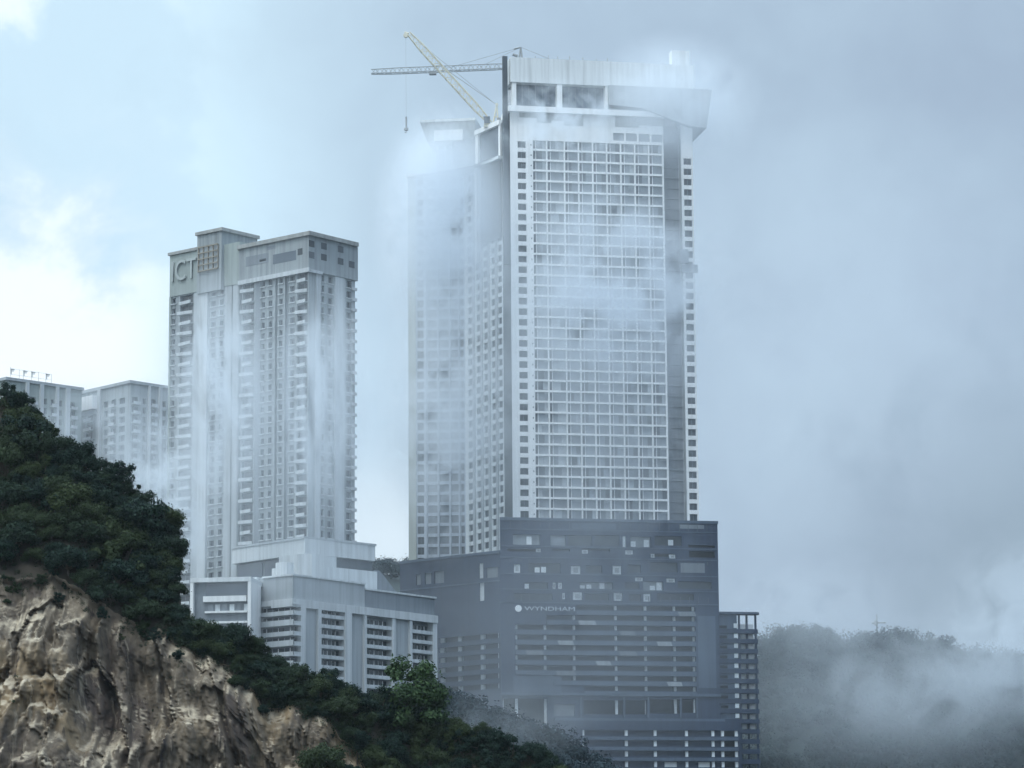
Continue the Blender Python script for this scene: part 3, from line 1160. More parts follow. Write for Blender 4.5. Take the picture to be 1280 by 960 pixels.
# end face with wrap-round balconies
for k in range(8):
    z = FM1.z(756, -6) - k * pit
    if z < 40: break
    mb = MB()
    mb.fbox(FM1, m1a + (1.0 if k else 0), .4, -2.1, .3, z - .3, z)
    mb.fbox(FM1, m1a + (1.0 if k else 0), .4, .1, .3, z + .002, z + (.9 if k % 2 else 1.25))
    mb.fbox(FM2, .42, FM2.u(375.5, 90), .1, .3, z - .3, z + .9)
    mb.build("balcony", [base_w], base)
    for q in range(3):
        w = (-m1a - 1) / 3
        key = ("e", round(w, 2))
        if key not in bu: bu[key] = unit("window", WM, [(.15, w - .25, 0, .1, 0, pit - .6, 1), (w * .45, w * .52, -.04, .05, .02, pit - .65, 0)])
        o = bpy.data.objects.new("window", bu[key])
        COL.objects.link(o)
        o.parent = base
        o.location = FM1.P(m1a + .6 + q * w, -2.05, z + .03) - base.location
        o.rotation_euler.z = FM1.a
mb = MB()
mb.fbox(FM1, m1a, m1a + 1.4, -2.2, .8, 35, FM1.z(722, m1a))
mb.build("end_pier", [base_w], base)
# roof top tanks
for px, y0, y1, w in ((327, 722, 712, 1.2), (337.5, 722, 706, 2.5), (351, 735, 730, 1.6)):
    mb = MB()
    u = FM1.u(px, 110)
    zt0 = zm if px > 340 else FM1.z(y0, u)
    p = FM1.xy(u, -6)
    n = 10
    mb.prism([(p[0] + w * math.cos(2 * math.pi * k / n), p[1] + w * math.sin(2 * math.pi * k / n)) for k in range(n)], zm - .5, zm + (722 - y1) * .22 + 1)
    mb.build("water_tank", [base_w], base)

# low glazed block to the left
pL = at(314, 750, 862)
FN = Fac((pL.x, pL.y), -8)
n0 = FN.u(238, 95)
low = empty("glazed_annex", (pL.x - 8, pL.y + 8, 40), "low white framed annex with a dark glazed upper floor just behind the scrub slope", "building")
znt = FN.z(722, n0 / 2)
mb = MB()
mb.fbox(FN, n0, 0, -16, .5, znt - 1.2, znt)
mb.build("roof", [white_b], low)
mb = MB()
mb.fbox(FN, n0, n0 + .9, -12, .4, 40, znt - 1.2)
mb.fbox(FN, -.9, 0, -12, .4, 40, znt - 1.2)
mb.build("frame", [white], low)
mb = MB()
mb.fbox(FN, n0 + .9, -.9, -14, -1.2, 40, znt - 1.2)
mb.build("wall", [mid_grey], low)
mb = MB()
mb.fbox(FN, FN.u(256, 95), -1.2, -1.19, -.9, FN.z(744, n0 / 2), znt - 1.6)
mb.build("glazing", [glass_b], low)
mb = MB()
mb.fbox(FN, FN.u(254, 95), -1.4, -1.18, .2, FN.z(752, n0 / 2), FN.z(745, n0 / 2))
mb.build("awning", [white], low)
for k in range(4):
    mb = MB()
    z = FN.z(766, n0 / 2) - k * pit
    mb.fbox(FN, FN.u(256, 95), -1.2, -1.19, 0, z, z + .5)
    mb.build("balcony", [white], low)
for k in range(6):
    mb = MB()
    u = FN.u(259 + k * 9, 95)
    mb.fbox(FN, u, u + 1.3, -1.19, -1.05, FN.z(766, n0 / 2) + .55, FN.z(755, n0 / 2))
    mb.build("window", [pale_open if k % 2 else glass_m], low)

# ================================================================== FAR PALE TOWERS (left edge)
def far_tower(name, label, F1, F2_, ua_, ub_, ztop, zbot, c1, c2, wallm, pil1=(), pil2=()):
    root = empty(name, (F1.O.x, F1.O.y + 12, zbot), label, "tower")
    ws = WinSet(root, WM)
    h = 3.25
    n = int((ztop - 4 - zbot) / h)
    mb = MB()
    for F, a, b, cc in ((F1, ua_, 0, c1), (F2_, 0, ub_, c2)):
        if b - a < .5: continue
        rr = []
        for j in range(n):
            z = ztop - 4 - (j + 1) * h
            for (x0, x1) in cc:
                rr.append((F.u(x0, 220), F.u(x1, 220), z + .7, z + h - .5))
        mb.punched(F, a, b, zbot, ztop, rr, .8)
        cache = {}
        for r in rr:
            k = round(r[1] - r[0], 2)
            if k not in cache: cache[k] = small_unit(k, h - 1.2, 1)
            ws.add(cache[k], F, r[0], r[2], -.6, r[2])
    mb.build("wall", [wallm], root)
    ws.done()
    mb = MB()
    mb.prism([F1.xy(ua_ + .05, -.85), F1.xy(-.85, -.85), F2_.xy(ub_ - .05, -.85), F2_.xy(ub_ - .05, -18), F1.xy(ua_ + .05, -18)] if ua_ < -1 else
             [F2_.xy(.05, -.85), F2_.xy(ub_ - .05, -.85), F2_.xy(ub_ - .05, -18), F2_.xy(.05, -18)], zbot, ztop - .5)
    mb.build("body_wall", [mid_grey], root)
    mb = MB()
    mb.prism([F1.xy(ua_ - .5, .6), F1.xy(.5, .6), F2_.xy(ub_ + .5, .6), F2_.xy(ub_ + .5, -18), F1.xy(ua_ - .5, -18)] if ua_ < -1 else
             [F2_.xy(-.5, .6), F2_.xy(ub_ + .5, .6), F2_.xy(ub_ + .5, -18), F2_.xy(-.5, -18)], ztop, ztop + 1)
    mb.build("roof", [grey_w], root)
    for F, pl in ((F1, pil1), (F2_, pil2)):
        for x0, x1 in pl:
            mb = MB()
            mb.fbox(F, F.u(x0, 220), F.u(x1, 220), .003, 1.0, zbot, ztop - .003)
            mb.build("pilaster", [apt_p], root)
    # balconies, every floor of two columns
    for F, cc in ((F1, c1), (F2_, c2)):
        if F is F1 and ua_ > -1: continue
        for (x0, x1) in cc[::2]:
            for j in range(min(n, 14)):
                z = ztop - 4 - (j + 1) * h
                mb = MB()
                mb.fbox(F, F.u(x0, 220) - .3, F.u(x1, 220) + .3, .01, 1.2, z, z + .25)
                mb.fbox(F, F.u(x0, 220) - .3, F.u(x1, 220) + .3, 1.05, 1.2, z + .252, z + 1.1)
                mb.build("balcony", [apt_p], root)
    return root


pT = at(8, 500, 1060)
G2 = Fac((pT.x, pT.y), 44)
G1 = Fac((pT.x, pT.y), -46)
zt1 = G2.z(475, 0)
t1 = far_tower("residential_block", "pale green tower block with an open letter frame along its roof edge", G1, G2, G1.u(-60, 220), G2.u(104, 220), zt1, 36,
               [(-50, -42), (-30, -22)], [(12, 20), (29, 33), (38, 47), (56, 61), (66, 70), (75, 80), (90, 96)], greenish, [], [(33.5, 37), (51, 55), (71, 74), (83, 88)])
pT2 = at(163, 500, 1075)
H1, H2 = Fac((pT2.x, pT2.y), -47), Fac((pT2.x, pT2.y), 46)
zt2 = H1.z(479, 0)
t2 = far_tower("residential_block", "pale misty tower block between the sign-topped block and the grey apartment tower", H1, H2, H1.u(101, 220), H2.u(225, 220), zt2, 36,
               [(110, 118), (132, 137), (141, 147), (151, 158)], [(167, 174), (180, 184), (190, 196), (204, 209), (213, 218)], apt_w, [(126, 129.5)], [(186, 188), (199, 202)])
mb = MB()
mb.fbox(H1, H1.u(104, 220), H1.u(126, 220), .02, 3, H1.z(510, -14), H1.z(493, -14))
mb.build("corner_terrace", [white], t2)
mb = MB()
mb.fbox(H1, H1.u(106, 220), H1.u(126, 220), .02, 2.0, H1.z(516, -14), H1.z(511, -14))
mb.build("terrace_soffit", [mid_grey], t2)
# rooftop letter frame on the first block
frame_m = mat("pale_frame", (.55, .56, .55), .6, .05)
sgn = empty("rooftop_sign", (G2.xy(8, -3)[0], G2.xy(8, -3)[1], zt1 + 1), "thin open steel letter frame standing on the pale green block's roof", "sign frame")
mb = MB()
g = [G2.u(x, 230) for x in (20, 31, 36, 46, 55, 64, 71)]
zs0, zs1 = zt1 + 1, G2.z(461, 10)
for u in g:
    mb.tube(G2.P(u, -2, zs0), G2.P(u, -2, zs1 + random.uniform(-.6, .3)), .09)
mb.build("post", [frame_m], sgn)
mb = MB()
for z in (zs0 + 1.6, zs1 - .5):
    mb.tube(G2.P(g[0], -2, z), G2.P(g[-1], -2, z), .06, 5)
mb.build("rail", [frame_m], sgn)
mb = MB()
for u in (g[0], g[2], g[3], g[5]):
    mb.fbox(G2, u, u + 1.5, -1.9, -1.75, zs1 - 1.0, zs1 - .6)
    mb.fbox(G2, u, u + .4, -1.9, -1.75, zs0 + 1.5, zs1 - .6)
    mb.fbox(G2, u + .4, u + 1.2, -1.9, -1.75, zs0 + 2.6, zs0 + 2.9)
mb.build("letter", [frame_m], sgn)

# ================================================================== CRANES
def lattice(mb, p, q, w, n, rc=.13, rd=.07, up=Vector((0, 0, 1)), taper=.55, tri=False):
    """three- or four-chord lattice boom from p to q"""
    p, q = Vector(p), Vector(q)
    d = (q - p).normalized()
    s_ = d.cross(up).normalized()
    t_ = s_.cross(d).normalized()
    offs = [(-.5, -.5), (.5, -.5), (0, .5)] if tri else [(-.5, -.5), (.5, -.5), (.5, .5), (-.5, .5)]

    def pt(k, i):
        f = k / n
        ww = w * min(1, taper + f * 6 * (1 - taper), taper + (1 - f) * 6 * (1 - taper))
        a, b = offs[i % len(offs)]
        return p + (q - p) * f + s_ * (a * ww) + t_ * (b * ww)
    for i in range(len(offs)):
        for k in range(n):
            mb.tube(pt(k, i), pt(k + 1, i), rc, 5)
            mb.tube(pt(k, i + (k % 2)), pt(k + 1, i + 1 - (k % 2)), rd, 4)


YC = 1022
cb = at(614, 158, YC)
lc = empty("luffing_crane", (cb.x, cb.y, zg1 + 1.6), "pale yellow luffing crane with its lattice jib raised over the wing roof", "crane")
tip, foot = at(511, 42, YC), at(613, 154, YC)
mb = MB(); lattice(mb, foot, tip, 2.1, 26, .15, .11); mb.build("jib", [steel], lc)
mb = MB()
mb.tube(tip, tip + Vector((-1.4, 0, .4)), .35); mb.tube(tip + Vector((-1, -.5, -.6)), tip + Vector((-1, .5, -.6)), .8, 10)
mb.build("jib_head", [steel], lc)
af = at(621, 131, YC)
mb = MB()
mb.tube(at(616, 156, YC), af, .3); mb.tube(at(623, 157, YC), af, .3); mb.tube(at(618, 146, YC), at(622, 146, YC), .2)
mb.tube(af + Vector((0, -.6, 0)), af + Vector((0, .6, 0)), .5, 8)
mb.build("gantry_frame", [steel], lc)
mb = MB()
c1 = at(606, 158, YC)
mb.prism([(cb.x - 2.4, cb.y - 2), (cb.x + 3.2, cb.y - 2), (cb.x + 3.2, cb.y + 2), (cb.x - 2.4, cb.y + 2)], cb.z - .6, cb.z + .6)
mb.build("slewing_deck", [steel], lc)
mb = MB()
mb.prism([(cb.x + 2, cb.y - 1.4), (cb.x + 3.8, cb.y - 1.4), (cb.x + 3.8, cb.y + 1.4), (cb.x + 2, cb.y + 1.4)], cb.z + .6, cb.z + 2.6)
mb.build("counterweight", [concrete], lc)
mb = MB()
mb.prism([(cb.x - 2.2, cb.y - 2.4), (cb.x - .4, cb.y - 2.4), (cb.x - .4, cb.y - 1), (cb.x - 2.2, cb.y - 1)], cb.z + .6, cb.z + 2.8, 0, [(cb.x - 2.5, cb.y - 2.4), (cb.x - .4, cb.y - 2.4), (cb.x - .4, cb.y - 1), (cb.x - 2.5, cb.y - 1)])
mb.build("cab", [glass_m], lc)
mb = MB()
lattice(mb, Vector((cb.x, cb.y, zg1 + 1.6)), Vector((cb.x, cb.y, cb.z - .6)), 2.0, 3, .18, .08, up=Vector((0, 1, 0)), taper=1)
mb.build("mast", [steel], lc)
mb = MB()
mb.tube(af, at(562, 90, YC), .10, 5); mb.tube(af + Vector((0, .4, 0)), at(530, 58, YC), .07, 5)
mb.build("pendant_cable", [steel_g], lc)
hk0, hk1 = at(512, 146, YC), at(512, 166, YC)
hk0.x = hk1.x = tip.x - .9; 
mb = MB(); mb.tube(tip + Vector((-1, 0, -.6)), hk0, .035, 4); mb.build("hoist_rope", [steel_g], lc)
mb = MB()
mb.tube(hk0, hk1 + Vector((0, 0, 1.6)), .3, 8); mb.tube(hk1 + Vector((0, 0, 1.6)), hk1 + Vector((0, 0, .8)), .7, 8)
mb.tube(hk1 + Vector((0, 0, .8)), hk1, .12, 6); mb.tube(hk1, hk1 + Vector((-.5, 0, .25)), .12, 6)
mb.build("hook_block", [steel_g], lc)

YD = 1046
hd = at(650, 82, YD)
hc = empty("tower_crane", (hd.x, hd.y, z231 - 30), "flat grey tower crane with a long level jib reaching out from behind the main roof", "crane")
mb = MB()
j0, j1 = at(648, 82, YD), at(464, 89.5, YD)
lattice(mb, j0, j1, 1.9, 34, .15, .10, tri=True, taper=.8)
mb.build("jib", [steel_g], hc)
mb = MB(); j2 = at(706, 79.5, YD); lattice(mb, at(650, 82, YD), j2, 1.6, 8, .16, .08, taper=.9); mb.build("counter_jib", [steel_g], hc)
mb = MB()
mb.prism([(j2.x - 4, j2.y - 1), (j2.x, j2.y - 1), (j2.x, j2.y + 1), (j2.x - 4, j2.y + 1)], j2.z - 3.4, j2.z - .6)
mb.build("counterweight", [concrete], hc)
ap = at(651, 59, YD)
mb = MB()
mb.tube(at(647.5, 80, YD), ap, .28); mb.tube(at(653.5, 80, YD), ap, .28); mb.tube(at(647, 70, YD), at(641, 68, YD), .5)
mb.tube(ap, ap + Vector((-2.4, 0, -.6)), .3)
mb.build("apex", [steel_g], hc)
mb = MB()
lattice(mb, Vector((hd.x, hd.y, z231 - 30)), Vector((hd.x, hd.y, hd.z)), 2.2, 12, .2, .09, up=Vector((0, 1, 0)), taper=1)
mb.build("mast", [steel_g], hc)
mb = MB()
mb.tube(ap, at(560, 85, YD), .07, 5); mb.tube(ap, at(600, 83.5, YD), .06, 5); mb.tube(ap, at(700, 79, YD), .07, 5)
mb.build("tie_cable", [steel_g], hc)
tr = at(541, 87.5, YD)
mb = MB()
mb.prism([(tr.x - 1.2, tr.y - 1), (tr.x + 1.2, tr.y - 1), (tr.x + 1.2, tr.y + 1), (tr.x - 1.2, tr.y + 1)], tr.z - 1.6, tr.z - .6)
mb.build("trolley", [steel_g], hc)

# ================================================================== FOREGROUND SPUR
YH = 300.0


def ip(pts, x):
    return float(np.interp(x, [p[0] for p in pts], [p[1] for p in pts]))


CREST = [(-260, 405), (-120, 455), (0, 512), (18, 538), (60, 570), (100, 590), (130, 611), (165, 646), (192, 668), (206, 696), (211, 735), (214, 778), (224, 800), (290, 812),
         (330, 832), (370, 862), (410, 866), (440, 879), (470, 890), (520, 898), (560, 922), (620, 936), (660, 952), (700, 968), (770, 996), (860, 1028), (1000, 1060)]
ROCK = [(-260, 690), (-120, 715), (0, 729), (60, 729), (90, 737), (115, 755), (150, 775), (190, 797), (225, 806), (262, 824), (285, 829), (300, 852), (325, 878), (352, 888), (385, 889), (408, 898), (425, 925), (445, 950), (470, 985), (520, 1040), (1000, 1110)]


def zpx(px, py, Y): return at(px, py, Y).z


def px_of(x): return 640 + x * FPX / (YH * 1.0)


def spur(x, t):
    """the spur's surface: t 0..1 cliff, 1..2 scrub slope, 2..3 back slope"""
    px = 640 + x * FPX / 300.0
    zr = zpx(px, ip(ROCK, px), YH)
    zc = max(zpx(px, ip(CREST, px), YH + 8), zr + .3)
    zb = 3.0
    if t <= 1:
        z = zb + (zr - zb) * t
        q = z / 5.2 + 2.4 * mn.noise(Vector((x * .085, z * .05, 8.8))) + .9 * mn.noise(Vector((x * .27, z * .1, 2.8))) + .30 * mn.fractal(Vector((x * .7, z * .35, 6.1)), .8, 2.1, 5) + .05 * x
        fq = q - math.floor(q)
        sq = max(0.0, (fq - .74) / .26)
        am = max(0.0, min(1.0, -.05 + 2.2 * mn.noise(Vector((x * .11, z * .13, 4.6))))) * 2.3
        y = YH - 1 - (zr - z) * .52 + am * (sq * sq * (3 - 2 * sq) - fq) * min(1, (1 - t) * 6)
        wx_ = x + 1.6 * mn.noise(Vector((x * .12, z * .12, 1.3)))
        big = mn.fractal(Vector((wx_ * .085, z * .07, 3.1)), 1.0, 2.0, 3) * 4.4
        sx_ = wx_ + .10 * z
        jx, jz = .5 * mn.noise(Vector((x * .8, z * .4, 2))), .5 * mn.noise(Vector((x * .8, z * .4, 7)))
        slab = 0.0
        for fx, fz, hgt, sd_ in ((.26, .075, 1.7, .4), (.8, .16, .62, 3.4), (1.9, .5, .22, 6.4)):
            q_ = Vector((sx_ * fx + jx * min(1, fx), z * fz + jz * min(1, fz * 3), sd_))
            d_, p_ = mn.voronoi(q_)
            c_ = p_[0]
            slab += hgt * (mn.cell(c_ * 37.1) - .5)
            slab += hgt * 1.3 * (mn.cell(c_ * 11.3 + Vector((5, 1, 2))) - .5) * (q_.x - c_.x)
            slab += hgt * .9 * (q_.y - c_.y) * -1
        flute = abs(mn.noise(Vector((wx_ * .42, z * .045, 7.7)))) * 2.2 + slab * .46 + abs(mn.noise(Vector((wx_ * 1.1, z * .06, 5.1)))) * .9
        fine = mn.fractal(Vector((x * 1.3, z * .55, 9.2)), .9, 2.1, 6) * .34
        led = mn.noise(Vector((x * .07, z * .33 + x * .16, 2.2)))
        ledge = max(0.0, led) * 1.5
        k = min(1, (1 - t) * 9)
        y += (-flute - big + fine + ledge) * (.2 + .8 * k) + .8
        z += (mn.fractal(Vector((x * .5, 0, 5)), 1, 2, 4) * .9) * (t ** 6)
        return Vector((x, y, z))
    if t <= 2:
        f = t - 1
        z = zr + (zc - zr) * f
        y = YH - .6 + (z - zr) * .75
        z += mn.fractal(Vector((x * .25, y * .25, 2)), 1, 2, 4) * .6 * min(1, f * 5) + (mn.fractal(Vector((x * .5, 0, 5)), 1, 2, 4) * .9) * max(0, 1 - f * 6)
        return Vector((x, y, z))
    f = t - 2
    y0 = YH - .6 + (zc - zr) * .75
    return Vector((x, y0 + 70 * f, zc * (1 - f) + (-6) * f))


x0, x1 = -68.0, 24.0
NX = 620
ts = list(np.linspace(0, 1, 300)) + list(np.linspace(1, 2, 60))[1:] + list(np.linspace(2, 3, 14))[1:]
V = []
for x in np.linspace(x0, x1, NX):
    for t in ts: V.append(tuple(spur(float(x), float(t))))
n = len(ts)
ids = np.arange(NX * n).reshape(NX, n)
Fq = np.stack([ids[:-1, :-1], ids[1:, :-1], ids[1:, 1:], ids[:-1, 1:]], -1).reshape(-1, 4)


def fast_mesh(name, V, F, mats, mi=None):
    V = np.asarray(V, np.float32)
    F = np.asarray(F, np.int32)
    me = bpy.data.meshes.new(name)
    k = F.shape[1]
    me.vertices.add(len(V))
    me.vertices.foreach_set("co", V.ravel())
    me.loops.add(F.size)
    me.loops.foreach_set("vertex_index", F.ravel())
    me.polygons.add(len(F))
    me.polygons.foreach_set("loop_start", np.arange(0, F.size, k, dtype=np.int32))
    me.polygons.foreach_set("loop_total", np.full(len(F), k, np.int32))
    for m in mats: me.materials.append(m)
    if mi is not None: me.polygons.foreach_set("material_index", np.asarray(mi, np.int32))
    me.update(calc_edges=True)
    me.validate()
    return me


def ramp_node(N, stops, interp='LINEAR'):
    r = N.new("ShaderNodeValToRGB")
    r.color_ramp.interpolation = interp
    el = r.color_ramp.elements
    while len(el) > 1: el.remove(el[-1])
    el[0].position, el[0].color = stops[0][0], (*stops[0][1], 1)
    for p, c in stops[1:]:
        e_ = el.new(p)
        e_.color = (*c, 1)
    return r


def rock_material():
    m = bpy.data.materials.new("weathered_rock")
    nt, N, L = nodes_of(m)
    out = N.new("ShaderNodeOutputMaterial")
    b = N.new("ShaderNodeBsdfPrincipled")
    b.inputs["Roughness"].default_value = .95
    b.inputs["Specular IOR Level"].default_value = .1
    L.new(b.outputs[0], out.inputs[0])
    g = N.new("ShaderNodeNewGeometry")

    def tex(scale, mp, det=6, dist=0.0):
        mpn = N.new("ShaderNodeMapping")
        mpn.inputs["Scale"].default_value = mp
        L.new(g.outputs["Position"], mpn.inputs["Vector"])
        t = N.new("ShaderNodeTexNoise")
        t.inputs["Scale"].default_value = scale
        t.inputs["Detail"].default_value = det
        t.inputs["Roughness"].default_value = .62
        t.inputs["Distortion"].default_value = dist
        L.new(mpn.outputs[0], t.inputs["Vector"])
        return t.outputs["Fac"]

    def mix(f, a, c):
        x = N.new("ShaderNodeMix")
        x.data_type = 'RGBA'
        L.new(f, x.inputs[0])
        for k, s_ in ((6, a), (7, c)):
            if isinstance(s_, tuple): x.inputs[k].default_value = (*s_, 1)
            else: L.new(s_, x.inputs[k])
        return x.outputs[2]

    def step(f, a, b_):
        r = N.new("ShaderNodeMapRange")
        r.inputs["From Min"].default_value = a
        r.inputs["From Max"].default_value = b_
        L.new(f, r.inputs["Value"])
        return r.outputs[0]

    r1 = ramp_node(N, [(0.28, (.062, .050, .041)), (.44, (.106, .087, .068)), (.58, (.155, .127, .096)), (.75, (.235, .192, .142))])
    L.new(tex(.30, (1, 1, .28), 8, .4), r1.inputs[0])
    c = r1.outputs[0]
    c = mix(step(tex(.095, (1, 1, .8), 7, .6), .52, .64), c, (.235, .175, .108))        # ochre runs
    c = mix(step(tex(.10, (1.2, 1, .6), 5, .5), .52, .62), c, (.085, .069, .060))     # big dark weathered sheets
    c = mix(step(tex(.9, (1, 1, .09), 7, .3), .58, .68), c, (.046, .039, .037))       # dark water streaks
    c = mix(step(tex(.9, (1, 1, .12), 7, .4), .58, .68), c, (.30, .255, .195))         # pale runs
    c = mix(step(tex(.36, (1, .8, .8), 9, 1.0), .63, .70), c, (.50, .44, .34))        # fresh scars
    # upward-facing ledges paler: soil, plus top-light highlights put into the colour
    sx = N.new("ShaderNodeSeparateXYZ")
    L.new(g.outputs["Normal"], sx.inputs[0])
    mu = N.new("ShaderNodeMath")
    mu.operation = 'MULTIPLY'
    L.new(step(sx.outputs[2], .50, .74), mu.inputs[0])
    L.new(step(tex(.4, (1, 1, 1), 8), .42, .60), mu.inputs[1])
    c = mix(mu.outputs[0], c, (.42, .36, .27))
    L.new(c, b.inputs["Base Color"])
    bp = N.new("ShaderNodeBump")
    bp.inputs["Strength"].default_value = .9
    bp.inputs["Distance"].default_value = .25
    L.new(tex(1.6, (1, 1, .5), 8, .5), bp.inputs["Height"])
    L.new(bp.outputs[0], b.inputs["Normal"])
    return m


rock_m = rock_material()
soil_m = mat("dark_soil", (.040, .034, .026), .95, .4, .5)
mi = np.zeros((NX - 1, n - 1), np.int32)
mi[:, 301:] = 1
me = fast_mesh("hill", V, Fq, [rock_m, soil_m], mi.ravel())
me.polygons.foreach_set("use_smooth", np.ones(len(me.polygons), bool))
hill = bpy.data.objects.new("hill", me)
COL.objects.link(hill)
tag(hill, "rocky spur with a bare brown cliff face below dense scrub", kind="structure")


# ------------------------------------------------------------------ foliage
def leaf_material(name, dark, lite, olive_c, rs=.35):
    m = bpy.data.materials.new(name)
    nt, N, L = nodes_of(m)
    out = N.new("ShaderNodeOutputMaterial")
    b = N.new("ShaderNodeBsdfPrincipled")
    b.inputs["Roughness"].default_value = .65
    b.inputs["Specular IOR Level"].default_value = .1
    tl = N.new("ShaderNodeBsdfTranslucent")
    ms = N.new("ShaderNodeMixShader")
    ms.inputs[0].default_value = .15
    L.new(b.outputs[0], ms.inputs[1])
    L.new(tl.outputs[0], ms.inputs[2])
    L.new(ms.outputs[0], out.inputs[0])
    g = N.new("ShaderNodeNewGeometry")
    oi = N.new("ShaderNodeObjectInfo")
    r1 = ramp_node(N, [(0, dark), (.6, tuple((a + c) / 2 for a, c in zip(dark, lite))), (1, lite)])
    L.new(g.outputs["Random Per Island"], r1.inputs[0])
    x = N.new("ShaderNodeMix")
    x.data_type = 'RGBA'
    L.new(r1.outputs[0], x.inputs[6])
    x.inputs[7].default_value = (*olive_c, 1)
    mp = N.new("ShaderNodeMapRange")
    mp.inputs["From Min"].default_value = .35
    mp.inputs["To Max"].default_value = .85
    L.new(oi.outputs["Random"], mp.inputs["Value"])
    L.new(mp.outputs[0], x.inputs[0])
    L.new(x.outputs[2], b.inputs["Base Color"])
    L.new(x.outputs[2], tl.inputs["Color"])
    return m


leaf_d = leaf_material("scrub_leaf", (.005, .015, .015), (.025, .049, .032), (.046, .064, .026))
leaf_g = leaf_material("bright_leaf", (.026, .052, .024), (.055, .094, .038), (.052, .084, .033))
leaf_f = leaf_material("far_leaf", (.009, .021, .030), (.022, .040, .046), (.018, .034, .036))
bark = mat("bark", (.07, .06, .05), .9, .3, 2)


def leaves(centres, radii, n_each, size, flat=.8, up=.35, jit=.55):
    """clumps of leaf-sized faces; returns verts and quads"""
    Vs = []
    for c, r in zip(centres, radii):
        d = rng.normal(size=(n_each, 3))
        d /= np.linalg.norm(d, axis=1)[:, None]
        rr = r * np.where(rng.random(n_each) < .12, rng.uniform(1.0, 1.5, n_each), rng.uniform(.3, 1.02, n_each) ** .6)
        p = np.asarray(c) + d * rr[:, None] * np.array([1, 1, flat])
        nrm = d + rng.normal(size=(n_each, 3)) * jit + np.array([0, 0, up])
        nrm /= np.linalg.norm(nrm, axis=1)[:, None]
        a = np.cross(nrm, rng.normal(size=(n_each, 3)))
        a /= np.linalg.norm(a, axis=1)[:, None] + 1e-9
        b = np.cross(nrm, a)
        s = size * rng.uniform(.6, 1.35, n_each)[:, None]
        Vs.append(np.stack([p - a * s, p + b * s * .5, p + a * s, p - b * s * .5], 1))
    V = np.concatenate(Vs).reshape(-1, 3)
    return V, np.arange(len(V)).reshape(-1, 4)


def tubes(segs, nseg=6):
    mb = MB()
    for p, q, r, r2 in segs: mb.tube(p, q, r, nseg, 0, r2)
    return mb


def crown_proto(name, kind, leafm):
    """kind: round, tall, ragged"""
    if kind == "round":
        k = 26
        th = rng.uniform(0, 2 * math.pi, k)
        ph = np.arccos(rng.uniform(-.25, 1, k))
        rad = rng.uniform(.5, .85, k)
        c = np.stack([np.sin(ph) * np.cos(th) * rad * 1.5, np.sin(ph) * np.sin(th) * rad * 1.5, 1.1 + np.cos(ph) * rad * 1.15], 1)
        r = rng.uniform(.3, .62, k)
    elif kind == "full":
        k = 34
        th = rng.uniform(0, 2 * math.pi, k)
        f = rng.uniform(0, 1, k)
        w = np.sqrt(np.clip(1 - (f * 1.05 - .35) ** 2 * 1.6, .06, 1)) * rng.uniform(.55, 1.05, k)
        c = np.stack([np.cos(th) * w * 1.25, np.sin(th) * w * 1.25, .1 + f * 2.5], 1)
        r = rng.uniform(.22, .55, k)
    elif kind == "tall":
        k = 22
        f = rng.uniform(0, 1, k)
        a = rng.uniform(0, 6.3, k)
        w = (1 - f) * .75 + .12
        c = np.stack([np.cos(a) * w * rng.uniform(.2, 1, k), np.sin(a) * w * rng.uniform(.2, 1, k), .6 + f * 3.4], 1)
        r = .25 + .35 * (1 - f)
    else:
        k = 24
        a = rng.uniform(0, 6.3, k)
        f = rng.uniform(0, 1, k)
        rad = rng.uniform(.2, 1.6, k)
        c = np.stack([np.cos(a) * rad, np.sin(a) * rad, .7 + f * 1.9 - rad * .35], 1)
        r = rng.uniform(.22, .5, k)
    V, F = leaves(c, r, 270, .088)
    return c, fast_mesh(name, V, F, [leafm])


def trunk_mesh(c, h=1.0):
    segs = [((0, 0, -1.2), (0.03, 0, h * .5), .12, .09), ((0.03, 0, h * .5), (-.02, .03, h), .09, .07)]
    for p in c[:9]:
        segs.append(((0, 0, h * .6), tuple(p), .05, .018))
    mb = tubes(segs)
    me = bpy.data.meshes.new("trunk")
    me.from_pydata(mb.v, [], mb.f)
    me.materials.append(bark)
    return me


def sapling_mesh(hm):
    pass


PROT = []
for kd in ("round", "round", "round", "ragged", "ragged", "round", "tall", "ragged"):
    c, me = crown_proto("crown", kd, leaf_d)
    PROT.append((me, trunk_mesh(c), kd))


def plant(kind, pos, s, proto, label, group=None, rot=None, sz=None, leafmesh=None):
    me, tm, kd = PROT[proto]
    e = empty(kind, pos, label, "tree" if kind == "tree" else "shrub", group)
    e.rotation_euler.z = random.uniform(0, 6.3) if rot is None else rot
    e.scale = (s, s, s * (sz or random.uniform(.85, 1.15)))
    for nm, d in (("trunk", tm), ("crown", leafmesh or me)):
        o = bpy.data.objects.new(nm, d)
        COL.objects.link(o)
        o.parent = e
    return e


placed = []


def px_x(px): return (px - 640) * 300.0 / FPX


def try_place(x, t, rmin):
    p = spur(x, t)
    for q, r in placed:
        if (p - q).length < rmin * .62 + r * .3: return None
    placed.append((p, rmin))
    return p


